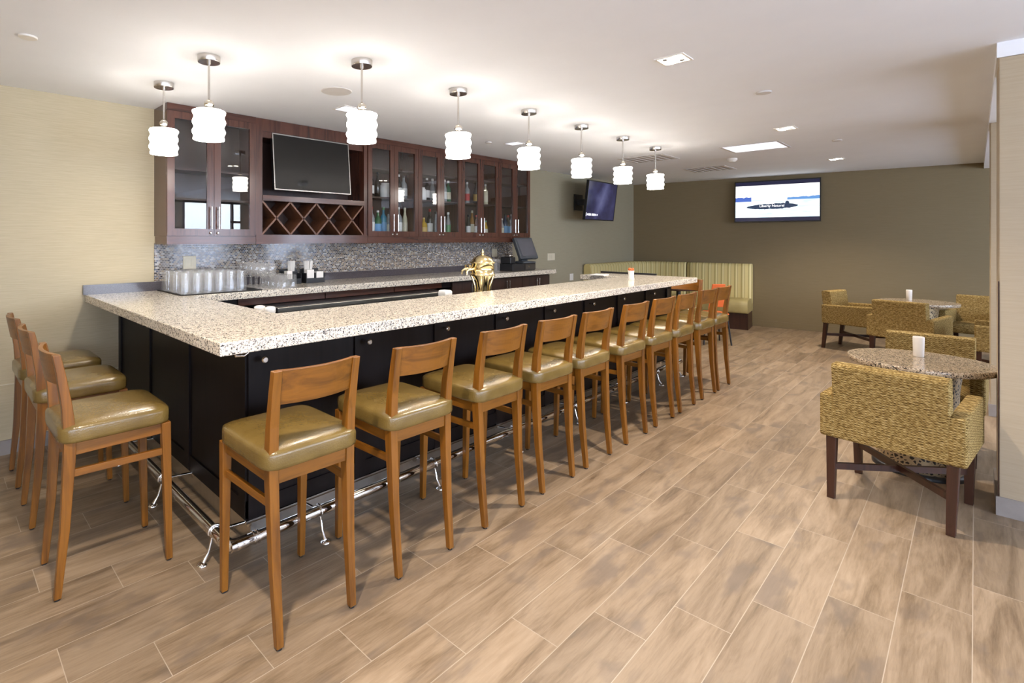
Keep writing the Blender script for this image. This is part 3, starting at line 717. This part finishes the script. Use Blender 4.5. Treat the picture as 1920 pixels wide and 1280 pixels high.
disc('ceiling_sprinkler', 'sprinkler', 'small round sprinkler cover above the bottle cabinets', 4.72, 3.77, .035, .012, 'grille', 'ceiling sprinkler covers')
disc('ceiling_sprinkler', 'sprinkler', 'small round sprinkler cover near the farthest downlight', 7.5, 1.05, .045, .012, 'grille', 'ceiling sprinkler covers')
disc('smoke_detector', 'smoke detector', 'white domed smoke detector on the far ceiling', 8.15, 2.27, .065, .05, 'white', None, True)
def vent(label, cat, x0, x1, y0, y1, mat='grille', name='ceiling_vent'):
    v = thing(name, label, cat, ((x0 + x1) / 2, (y0 + y1) / 2, CEIL)); a, b = (x1 - x0) / 2, (y1 - y0) / 2
    f = MB()
    for q in ((-a, a, -b, -b + .025), (-a, a, b - .025, b), (-a, -a + .025, -b + .025, b - .025), (a - .025, a, -b + .025, b - .025)): f.box(*q, -.006, -.0005)
    f.build('frame', M['grille'], v)
    if name == 'ceiling_vent':
        s = MB(); n = 7
        for k in range(n):
            yy = -b + .035 + (2 * b - .07) * k / (n - 1); s.box(-a + .025, a - .025, yy - .012, yy + .012, -.008, -.003)
        s.build('louvre', M['grille'], v)
        MB().box(-a + .02, a - .02, -b + .02, b - .02, -.002, -.0005).build('backing', M['vent_grey'], v)
    else: MB().box(-a + .02, a - .02, -b + .02, b - .02, -.003, -.0005).build('diffuser', M[mat], v)
    return v
vent('pale lit panel light on the ceiling before the far television', 'ceiling light', 7.04, 7.64, 1.50, 2.10, 'troffer', 'panel_light')
vent('grey louvred air vent on the ceiling nearest the far television', 'vent', 8.80, 9.40, 2.55, 3.15)
vent('grey louvred air vent on the ceiling behind the last pendants', 'vent', 7.0, 7.6, 2.75, 3.35)
for x0, lab in ((2.62, 'slim recessed slot light over the back bar, behind the third pendant'), (5.0, 'slim recessed slot light over the back bar, behind the fourth pendant')):
    v = thing('slot_light', lab, 'ceiling light', (x0, 3.62, CEIL), 0, 'slot lights over the back bar')
    MB().box(-.09, .09, -.09, .09, -.004, -.0005).build('frame', M['white'], v); MB().box(-.07, .07, -.07, .07, -.007, -.004).build('diffuser', M['troffer'], v)

# ------------------------------------------------------------------ banquette
def sweep(path, sec, name, mat, parent, off, caps=True):
    """sec: list of (distance from wall, z); path: list of (point, inward normal, along)"""
    n = len(sec); vs = []; al = []
    for p, nn, s in path:
        for dd, z in sec: vs.append((p.x + nn.x * dd - off[0], p.y + nn.y * dd - off[1], z)); al.append(s)
    fs = [(i * n + k, i * n + (k + 1) % n, (i + 1) * n + (k + 1) % n, (i + 1) * n + k) for i in range(len(path) - 1) for k in range(n)]
    fs += [tuple(range(n - 1, -1, -1)), tuple(range((len(path) - 1) * n, len(path) * n))]
    mb = MB().add(vs, fs, True); o = mb.build(name, mat, parent)
    at = o.data.attributes.new('along', 'FLOAT', 'POINT'); at.data.foreach_set('value', al)
    o.data.polygons[-1].use_smooth = False; o.data.polygons[-2].use_smooth = False
    return o
def bpath(pts, s0=0.0):
    out = []; s = s0
    for i, p in enumerate(pts):
        a, b = pts[max(i - 1, 0)], pts[min(i + 1, len(pts) - 1)]; t_ = (b - a).normalized(); nn = Vector((t_.y, -t_.x, 0))
        if i: s += (p - pts[i - 1]).length
        out.append((p, nn, s))
    return out, s
G = .025
c0 = Vector((8.60, YW - G, 0)); fw = lambda s: FA - nrm * G + d * s
arc = []
P0 = Vector((9.95, YW - G, 0)); P1 = fw(.62); Pc = Vector((10.62, YW - G, 0))
for k in range(13):
    u = k / 12; arc.append(P0 * (1 - u) ** 2 + Pc * 2 * u * (1 - u) + P1 * u ** 2)
lin = [c0 + (P0 - c0) * k / 6 for k in range(6)]
lin2 = [fw(.62 + (1.005 - .62) * k / 3) for k in range(1, 4)]
path1, s1 = bpath(lin + arc + lin2)
path2, s2 = bpath([fw(1.02 + (2.06 - 1.02) * k / 8) for k in range(9)], s1 + .02)
sec_back = [(.0, .02), (.0, 1.06), (.01, 1.095), (.04, 1.115), (.08, 1.115), (.115, 1.095), (.13, 1.05), (.155, .50), (.155, .44), (.03, .40)]
sec_seat = [(.10, .285), (.10, .47), (.16, .505), (.40, .515), (.58, .51), (.63, .495), (.655, .465), (.66, .42), (.655, .31), (.645, .285)]
sec_base = [(.05, 0), (.05, .285), (.60, .285), (.60, 0)]
for nm, path, lab in (('b1', path1, 'striped olive banquette curving round the room corner'), ('b2', path2, 'straight striped olive banquette section on the far wall, under no screen')):
    o0 = path[0][0]; off = (o0.x, o0.y)
    if nm == 'b2': lab = 'straight striped olive banquette section ending on the far wall'
    bq = thing('banquette', lab, 'banquette', (o0.x, o0.y, 0), 0, 'striped banquettes')
    sweep(path, sec_back, 'backrest', M['stripe'], bq, off); sweep(path, sec_seat, 'seat', M['banq_vinyl'], bq, off)
    o = sweep(path, sec_base, 'base', M['leg_dark'], bq, off); o.data.polygons.foreach_set('use_smooth', [False] * len(o.data.polygons))

# ------------------------------------------------------------------ round tables
def pedestal_table(label, x, y, r, mat, lace=True, group=None):
    tb = thing('round_table', label, 'table', (x, y, 0), 0, 'round cafe tables')
    MB().lathe([(r - .004, .702), (r, .706), (r, .736), (r - .004, .74)], 72).build('tabletop', mat, tb)
    if lace:
        MB().lathe([(.215, .03), (.222, .06), (.20, .22), (.19, .38), (.195, .55), (.21, .69)], 48).build('pedestal', M['lace'], tb)
        MB().lathe([(.24, 0), (.24, .022), (.226, .03)], 48).build('base_ring', M['black'], tb)
    else:
        MB().tube([(0, 0, .02), (0, 0, .70)], .035, 16).build('pedestal', M['black'], tb)
        MB().lathe([(.24, 0), (.24, .012), (.06, .03)], 32).build('base_ring', M['black'], tb)
    return tb
M['lace'] = m_lace()
pedestal_table('round speckled granite table between the two nearest tweed armchairs', 4.965, .262, .372, M['granite2'])
pedestal_table('round granite table in the background among tweed armchairs', 9.55, .52, .40, M['granite2'])
pedestal_table('dark round table in front of the striped banquette', 9.40, 3.42, .33, M['leg_dark'], False)
def holder(label, x, y):
    c = thing('candle_holder', label, 'candle holder', (x, y, .74), 0, 'white candle holders on the round tables')
    MB().lathe([(.024, 0), (.028, .004), (.031, .132), (.029, .140), (.025, .132), (.023, .012)], 24).build('glass_cup', M['frost'], c)
    MB().lathe([(.019, .013), (.019, .06)], 16).build('candle', M['paper'], c)
holder('white frosted candle holder on the nearest round table', 5.08, .268)
holder('white frosted candle holder on the background granite table', 9.66, .60)

# ------------------------------------------------------------------ tweed armchairs (local +y is the front)
ac = thing('armchair', '', 'armchair', (0, 0, 0), 0, 'woven tweed armchairs')
def back_shape():
    vs = []; n = 8; rows = [(-.292, -.185, .362), (-.296, -.185, .50), (-.305, -.195, .62), (-.325, -.215, .79), (-.322, -.222, .808), (-.305, -.238, .815)]
    m = MB()
    for (y0, y1, z) in rows: vs += [(-.248, y0, z), (.248, y0, z), (.248, y1, z), (-.248, y1, z)]
    fs = [(3, 2, 1, 0)]
    for i in range(len(rows) - 1):
        for k in range(4): fs.append((i * 4 + k, i * 4 + (k + 1) % 4, i * 4 + 4 + (k + 1) % 4, i * 4 + 4 + k))
    fs.append(tuple(range(len(vs) - 4, len(vs))))
    return m.add(vs, fs)
back_shape().build('backrest', M['fabric'], ac, bevel=.016, seg=3)
for sx in (-1, 1):
    a0, a1 = sorted((sx * .238, sx * .312))
    MB().hexa([(a0, -.297, .362), (a1, -.297, .362), (a1, .285, .362), (a0, .285, .362)], [(a0, -.300, .622), (a1, -.300, .622), (a1, .290, .640), (a0, .290, .640)]).build('arm', M['fabric'], ac, bevel=.016, seg=3)
    for y0, y1, lean in ((-.262, -.300, 0), (.258, .258, 0)):
        MB().bar((sx * .252, y1, 0), (sx * .258, y0, .365), .036, .034, .048, .048).build('leg', M['leg_dark'], ac, bevel=.002)
MB().pillow(.236, .24, [(.02, .364), (0, .375), (0, .45), (.01, .468), (.04, .478), (.1, .483)], 0, .055, 48, 8).build('seat', M['fabric'], ac)
MB().bar((-.248, -.285, .19), (.252, .258, .19), .022, .036, up=(0, 0, 1)).build('stretcher', M['leg_dark'], ac)
MB().bar((.248, -.285, .195), (-.252, .258, .195), .022, .036, up=(0, 0, 1)).build('stretcher', M['leg_dark'], ac)
chairs = [(4.285, .305, -96.3, 'nearest woven tweed armchair, seen from behind beside the pillar'), (5.515, .255, 88, 'woven tweed armchair on the far side of the nearest round table'),
          (9.65, 1.13, 166, 'tweed armchair left of the background table, facing right'), (8.82, .55, -104, 'tweed armchair with its back to us at the background table'),
          (9.90, -.03, 80, 'tweed armchair in the far right corner, facing the room'), (8.52, -.28, 0, 'tweed armchair half hidden by the far pillar, side on')]
for i, (x, y, a, lab) in enumerate(chairs):
    if i == 0: ac.location = (x, y, 0); ac.rotation_euler = (0, 0, R(a)); ac['label'] = lab
    else: dup(ac, (x, y, 0), R(a), lab)

# orange chair by the banquette table
oc = thing('cafe_chair', 'orange plastic chair by the banquette, behind the last bar stools', 'chair', (8.67, 2.68, 0), R(-50))
MB().pillow(.19, .19, [(.01, .44), (0, .446), (0, .456), (.01, .462)], 0, 0, 40, 5).build('seat', M['orange'], oc)
MB().hexa([(-.12, -.19, .56), (.12, -.19, .56), (.12, -.17, .56), (-.12, -.17, .56)], [(-.09, -.235, .90), (.09, -.235, .90), (.09, -.215, .90), (-.09, -.215, .90)]).box(-.12, -.09, -.185, -.165, .44, .57).box(.09, .12, -.185, -.165, .44, .57).build('backrest', M['orange'], oc, bevel=.008)
for sx in (-1, 1):
    for sy in (-1, 1): MB().tube([(sx * .19, sy * .19, 0), (sx * .15, sy * .14, .445)], .011, 8).build('leg', M['black'], oc)

# ------------------------------------------------------------------ on the back counter and bar
CT = 1.1202
mat_ = tag(MB().box(1.425, 2.10, 4.135, 4.705, CT, CT + .008).build('drying_mat', M['black_matte']), 'black rubber bar mat under the upturned glasses', 'bar mat')
def glass_mesh(prof, n=14):
    return MB().lathe(prof, n, capt=False, capb=True)
def glass_thing(name, prof, label, group):
    o = glass_mesh(prof).build(name, M['tumbler']); return tag(o, label, 'glass', group)
pint = [(.041, 0), (.0405, .03), (.037, .09), (.031, .158), (.030, .164)]
pint = [(.043, 0), (.043, .004), (.040, .05), (.036, .10), (.031, .162), (.0305, .168), (.001, .169)]
G1 = 'upturned pint glasses'; g0 = None; k = 0
def place(proto, loc, rz=0):
    c = proto.copy(); COL.objects.link(c); c.location = loc; c.rotation_euler = (0, 0, rz); return c
def fill(proto, pts):
    for i, p in enumerate(pts):
        if i == 0: proto.location = p
        else: place(proto, p)
pts = []
for r_ in range(6):
    for c in range(6): pts.append((1.475 + c * .092 + (r_ % 2) * .01, 4.185 + r_ * .094, CT + .0085))
fill(glass_thing('pint_glass', pint, 'clear pint glass standing upside down on the black mat', G1), pts)
wine = [(.035, 0), (.035, .003), (.006, .010), (.0045, .09), (.012, .098), (.034, .125), (.042, .160), (.040, .195), (.034, .225)]
pts = [(2.065 + c * .088, 4.22 + r_ * .105, CT + (.009 if c == 0 else .001)) for r_ in range(4) for c in range(3)]
pts = [(2.15 + c * .088, 4.23 + r_ * .105, CT + .0005) for r_ in range(5) for c in range(2)]
fill(glass_thing('wine_glass', wine, 'clear stemmed wine glass in the cluster right of the black mat', 'stemmed wine glasses'), pts)
tum = [(.034, 0), (.036, .004), (.041, .105), (.042, .112)]
tum = [(.042, 0), (.042, .004), (.037, .11), (.034, .117), (.001, .118)]
pts = [(2.33 + c * .089, 4.185 + r_ * .092, CT + .0005) for r_ in range(5) for c in range(2)]
fill(glass_thing('tumbler', tum, 'short clear tumbler upside down at the right edge of the glasses', 'short upturned tumblers'), pts)
tall = [(.033, 0), (.034, .004), (.040, .165), (.041, .172)]
for i, (x, y, lab) in enumerate(((5.36, 4.24, 'tall clear glass nearest the brass tap, by the till'), (5.46, 4.27, 'tall clear glass in the middle of three by the till'), (5.56, 4.30, 'tall clear glass of three, closest to the till'))):
    o = glass_mesh(tall).build('tall_glass', M['tumbler']); o.location = (x, y, CT + .0005); tag(o, lab, 'glass', 'tall glasses by the till')
# bar caddies with napkins and straws
def caddy(label, x, y, rz, wid):
    c = thing('napkin_caddy', label, 'caddy', (x, y, CT), rz, 'black bar caddies')
    m = MB().box(-wid, wid, -.07, .07, 0, .012).box(-wid, -wid + .006, -.07, .07, .012, .10).box(wid - .006, wid, -.07, .07, .012, .10).box(-wid, wid, .062, .07, .012, .14).box(-wid, wid, -.004, .002, .012, .12).box(-wid, wid, -.07, -.064, .012, .05).box(-.003, .003, -.07, .07, .012, .10)
    m.build('caddy_box', M['black'], c, bevel=.002); return c
caddy('black bar caddy right beside the glasses, holding straws', 2.62, 4.57, R(4), .085); caddy('black bar caddy with napkin stacks, farther from the glasses', 2.86, 4.55, R(-3), .105)
def napkins(label, x, y, z, a, b, h, rz):
    o = MB().box(-a, a, -b, b, 0, h).build('napkin_stack', M['paper'], bevel=.002); o.location = (x, y, z); o.rotation_euler = (0, 0, rz); return tag(o, label, 'napkins', 'white napkins')
napkins('upright white napkins in the left caddy', 2.58, 4.540, CT + .013, .030, .028, .115, R(4)); napkins('upright white napkins filling the right caddy', 2.805, 4.520, CT + .013, .040, .030, .12, R(-3))
napkins('folded white napkins at the right side of the right caddy', 2.91, 4.512, CT + .013, .040, .030, .10, R(-3))
def straws(label, x, y, z, n, rad, h):
    m = MB()
    for i in range(n):
        a = random.uniform(0, 2 * PI); r_ = rad * math.sqrt(random.random()); tx, ty = r_ * math.cos(a), r_ * math.sin(a) * .7
        m.tube([(tx * .6, ty * .6, 0), (tx * 1.2, ty * 1.1, h + random.uniform(-.008, .008))], .0032, 6)
    o = m.build('drinking_straws', M['paper']); o.location = (x, y, z); return tag(o, label, 'straws', 'white straws', 'stuff')
straws('bundle of white drinking straws in the left caddy', 2.65, 4.605, CT + .013, 70, .036, .205); straws('wide bundle of white drinking straws in the right caddy', 2.83, 4.585, CT + .013, 90, .045, .20)
# till: drawer, printer, terminal
cd = thing('cash_drawer', 'black cash drawer on the counter under the till terminal', 'cash drawer', (6.10, 4.42, CT))
MB().box(-.31, .23, -.20, .20, .004, .10).build('drawer_case', M['black'], cd, bevel=.004); MB().box(-.02, .225, -.206, -.20, .012, .092).build('drawer_front', plain('drawer_brown', (.045, .038, .032), .4), cd); MB().tube([(.06, -.206, .055), (.06, -.212, .055)], .012, 12).build('lock', M['silver'], cd)
pos = thing('till_terminal', 'slate grey touchscreen till standing on the black cash drawer', 'till', (6.19, 4.30, CT + .1005), R(-6))
MB().pillow(.13, .12, [(.01, 0), (0, .006), (0, .02), (.03, .03)], 0, 0, 32, 5).build('foot', M['pos_grey'], pos); MB().bar((0, .03, .02), (0, .06, .18), .12, .06).build('neck', M['pos_grey'], pos)
MB().box(-.185, .185, -.025, .03, -.16, .16).build('casing', M['pos_grey'], pos, bevel=.012, seg=3, loc=(0, -.01, .205), rot=(R(-24), 0, 0)); MB().box(-.145, .145, -.028, -.0255, -.115, .13).build('screen', M['pos_screen'], pos, loc=(0, -.01, .205), rot=(R(-24), 0, 0))
pr = thing('receipt_printer', 'black receipt printer with silver cover on the cash drawer', 'printer', (5.885, 4.36, CT + .1005))
MB().box(-.06, .06, -.08, .09, 0, .09).build('case', M['black'], pr, bevel=.01); MB().box(-.045, .045, -.06, .04, .09, .125).build('cover', M['silver'], pr, bevel=.015)
# brass beer tower
bt = thing('beer_tower', 'polished brass beer tower with domed lid and taps', 'beer tap', (3.74, 3.06, 1.0))
MB().lathe([(.075, 0), (.08, .01), (.062, .03), (.050, .08), (.050, .13), (.062, .18), (.085, .215), (.092, .225)], 32).build('stem', M['brass'], bt)
for k in range(4):
    a = PI / 4 + k * PI / 2; c, s_ = math.cos(a), math.sin(a)
    MB().tube([(c * .075, s_ * .075, .012), (c * .068, s_ * .068, .07), (c * .07, s_ * .07, .13), (c * .092, s_ * .092, .205), (c * .104, s_ * .104, .232)], .012, 10).build('scroll_leg', M['brass'], bt)
MB().lathe([(.095, .222), (.116, .228), (.116, .243), (.106, .246), (.106, .335), (.118, .338), (.118, .350), (.100, .354)], 40).build('drum', M['brass'], bt)
MB().lathe([(.102, .353), (.094, .372), (.076, .392), (.048, .407), (.020, .414), (.011, .418), (.011, .428), (.017, .435), (.011, .444), (.006, .452), (.002, .468)], 36).build('dome', M['brass'], bt)
for k in range(3):
    a = R(95 + 38 * k); c, s_ = math.cos(a), math.sin(a)
    tp = MB(); tp.tube([(c * .10, s_ * .10, .29), (c * .16, s_ * .16, .285), (c * .185, s_ * .185, .27), (c * .188, s_ * .188, .235)], [.012, .013, .011, .009], 10)
    tp.tube([(c * .155, s_ * .155, .29), (c * .155, s_ * .155, .325)], [.007, .012], 8); tp.build('tap', M['brass'], bt)
# small things on and behind the bar
def cup(label, x, y, z):
    o = MB().lathe([(.026, 0), (.028, .004), (.036, .112), (.034, .122), (.02, .128), (.001, .129)], 20).build('paper_cup', M['paper']); o.location = (x, y, z); return tag(o, label, 'cup', 'white cups on the staff side')
cup('white cup behind the inner bar corner, left of two', 1.575, 3.135, 1.0005); cup('white cup behind the inner bar corner, right of two', 1.60, 3.045, 1.0005)
o = tag(MB().box(-.045, .045, -.05, .05, 0, .13).build('towel_stack', M['paper'], bevel=.02, seg=3), 'white folded bar towels behind the middle of the bar', 'towels'); o.location = (3.20, 3.02, 1.0005)
o = tag(MB().box(-.10, .10, -.08, .08, 0, .012).build('napkin_stack', M['paper'], bevel=.002), 'loose white napkins flat on the far end of the bar', 'napkins', 'white napkins'); o.location = (5.985, 3.08, CT); o.rotation_euler = (0, 0, .15)
vz = thing('bud_vase', 'small pale vase with orange top on the far end of the bar', 'vase', (5.55, 2.50, CT))
MB().lathe([(.030, 0), (.034, .004), (.028, .05), (.030, .085), (.034, .10)], 20).build('vase', M['frost'], vz)
fl = MB()
for k in range(7):
    a = k * 2 * PI / 7; fl.lathe([(.004, -.012), (.012, -.004), (.012, .006), (.003, .013)], 8, .020 * math.cos(a) * (k > 0), .020 * math.sin(a) * (k > 0), .112 + .006 * (k % 2))
fl.build('petals', M['orange'], vz)

# wall plates
def plate(name, label, x, z, y=YW - .0005, wv=.115, mat='cream'):
    p = thing(name, label, 'outlet' if 'outlet' in name else 'switch', (x, y, z), 0)
    MB().box(-wv / 2, wv / 2, -.007, 0, -.058, .058).build('plate', M[mat], p, bevel=.003)
    for q in (-.028, .028): MB().box(q - .016, q + .016, -.010, -.007, -.034, .034).build('socket' if 'outlet' in name else 'rocker', M[mat], p)
plate('wall_outlet', 'cream outlet on the mosaic tiles behind the upturned glasses', 1.705, 1.35, YW - .0125); plate('wall_outlet', 'cream outlet on the mosaic tiles beside the till', 6.06, 1.36, YW - .0125)
plate('light_switch', 'cream switch plate on the wall right of the till', 7.577, 1.265, YW - .0005, .22); plate('wall_outlet', 'low wall outlet near the left end of the banquette', 8.22, .90, YW - .0005, .115, 'white')

# ------------------------------------------------------------------ bottles
GL = {}
def bmat(nm, col, rough=.08):
    if nm not in GL: GL[nm] = plain('bottle_' + nm, col, rough, var=.03, spec=.6)
    return GL[nm]
BC = {'clear': (.30, .31, .31), 'green': (.03, .13, .055), 'dark': (.016, .014, .012), 'blue': (.06, .30, .46), 'brown': (.14, .045, .012), 'gold': (.34, .17, .035), 'yellow': (.48, .30, .02), 'cream': (.62, .57, .40), 'navy': (.03, .05, .10), 'white': (.70, .70, .70)}
LC = {'white': (.80, .79, .76), 'cream': (.66, .60, .45), 'red': (.5, .05, .04), 'blue': (.16, .36, .62), 'black': (.02, .02, .02), 'gold': (.55, .36, .1), 'green': (.1, .28, .12)}
SH = {'spirit': lambda h: [(.034, 0), (.037, .004), (.037, h * .60), (.034, h * .66), (.018, h * .74), (.0135, h * .80), (.0135, h * .93)],
      'slim': lambda h: [(.029, 0), (.032, .004), (.032, h * .52), (.028, h * .62), (.017, h * .74), (.013, h * .84), (.0125, h * .93)],
      'stout': lambda h: [(.040, 0), (.044, .005), (.044, h * .56), (.038, h * .66), (.018, h * .76), (.016, h * .80), (.016, h * .92)]}
def bottle(desc, body, lab_, cap, kind, h, x, z, where, y=4.60):
    b = thing('bottle', '%s %s' % (desc, where), 'bottle', (x, y, z), 0, 'bottles in the bar cabinets')
    p = SH[kind](h); MB().lathe(p, 18).build('glass_body', bmat(body, BC[body]), b)
    r = max(q[0] for q in p) + .0008
    if lab_: MB().lathe([(r, h * .14), (r, h * .46)], 18, capb=False, capt=False).build('paper_label', bmat('label_' + lab_, LC[lab_], .6), b)
    MB().lathe([(.0150, h * .90), (.0150, h * .985), (.013, h)], 14).build('cap', bmat('label_' + cap, LC[cap], .4), b)
dn = {1: 'first', 2: 'second', 3: 'third', 4: 'fourth', 5: 'fifth', 6: 'sixth', 7: 'seventh', 8: 'eighth'}
def row(door, z, shelf, items):
    for desc, body, lab_, cap, kind, h, x in items:
        bottle(desc, body, lab_, cap, kind, h, x, z, 'on the %s shelf behind the %s bottle-cabinet door' % (shelf, dn[door]))
ZU, ZL = 2.0305, 1.6045
row(1, ZU, 'upper', [('dark bottle with white label', 'dark', 'white', 'black', 'spirit', .285, 3.66), ('tall dark slim bottle', 'dark', None, 'black', 'slim', .292, 3.755)])
row(2, ZU, 'upper', [('dark bottle with white label and cap', 'dark', 'white', 'white', 'spirit', .29, 4.075), ('clear bottle with white label', 'clear', 'white', 'black', 'stout', .28, 4.155)])
row(3, ZU, 'upper', [('white-capped dark bottle', 'dark', 'white', 'white', 'spirit', .285, 4.545), ('clear slim bottle with white label', 'clear', 'white', 'white', 'slim', .285, 4.64)])
row(4, ZU, 'upper', [('clear bottle with white label', 'clear', 'white', 'white', 'slim', .29, 4.86), ('green bottle with pale label', 'green', 'cream', 'white', 'spirit', .28, 4.93), ('clear navy-topped bottle', 'clear', 'white', 'black', 'slim', .295, 5.05)])
row(5, ZU, 'upper', [('clear bottle with red label', 'clear', 'red', 'white', 'spirit', .29, 5.30), ('dark bottle with gold label', 'dark', 'gold', 'black', 'slim', .295, 5.475)])
row(6, ZU, 'upper', [('single pale cream bottle', 'cream', 'cream', 'white', 'spirit', .29, 5.685)])
row(1, ZL, 'lower', [('clear red-capped bottle with white label', 'clear', 'white', 'red', 'spirit', .32, 3.668), ('green bottle with blue label', 'green', 'blue', 'white', 'stout', .28, 3.760), ('blue bottle', 'blue', 'blue', 'green', 'spirit', .32, 3.842), ('pale bottle with cream label', 'clear', 'cream', 'black', 'slim', .27, 3.915)])
row(2, ZL, 'lower', [('white-capped clear bottle', 'clear', 'white', 'white', 'stout', .33, 4.075), ('slim cream bottle', 'cream', 'cream', 'cream', 'slim', .33, 4.175)])
row(3, ZL, 'lower', [('yellow bottle', 'yellow', 'gold', 'gold', 'stout', .22, 4.49), ('dark red-capped bottle with big white label', 'dark', 'white', 'red', 'spirit', .33, 4.595), ('clear bottle with black cap', 'clear', None, 'black', 'slim', .30, 4.70)])
row(4, ZL, 'lower', [('clear slim bottle with green label', 'clear', 'green', 'white', 'slim', .30, 4.93), ('clear stout bottle with white label', 'clear', 'white', 'black', 'stout', .25, 5.065), ('dark bottle', 'dark', None, 'black', 'spirit', .29, 5.155)])
row(5, ZL, 'lower', [('dark slim bottle with white label', 'dark', 'white', 'black', 'slim', .28, 5.325), ('golden bottle', 'gold', 'cream', 'cream', 'slim', .34, 5.40), ('brown bottle with white label', 'brown', 'white', 'red', 'stout', .28, 5.485)])
row(6, ZL, 'lower', [('small yellow bottle', 'yellow', 'cream', 'green', 'slim', .21, 5.69), ('small white bottle', 'white', 'white', 'black', 'slim', .14, 5.815), ('small dark bottle', 'dark', None, 'black', 'stout', .16, 5.92)])
row(7, ZL, 'lower', [('pale slim bottle', 'clear', 'cream', 'white', 'slim', .25, 6.055), ('navy bottle', 'navy', 'blue', 'black', 'spirit', .31, 6.135), ('dark bottle with blue label', 'dark', 'blue', 'red', 'slim', .30, 6.205), ('clear bottle with white label', 'clear', 'white', 'white', 'spirit', .32, 6.285)])
row(8, ZL, 'lower', [('small dark squat bottle', 'dark', 'gold', 'gold', 'slim', .15, 6.43)])
def jar(label, x, z, r, h):
    j = MB().lathe([(r * .9, 0), (r, .01), (r * 1.02, h * .7), (r * .9, h * .85), (r * .72, h * .9), (r * .72, h)], 24).build('ceramic_jar', M['ceramic']); j.location = (x, 4.585, z); tag(j, label, 'jar', 'white ceramic jars')
jar('wide white jar on the upper shelf behind the first bottle-cabinet door', 3.865, ZU, .075, .17); jar('wide white jar on the upper shelf behind the third bottle-cabinet door', 4.435, ZU, .062, .16)
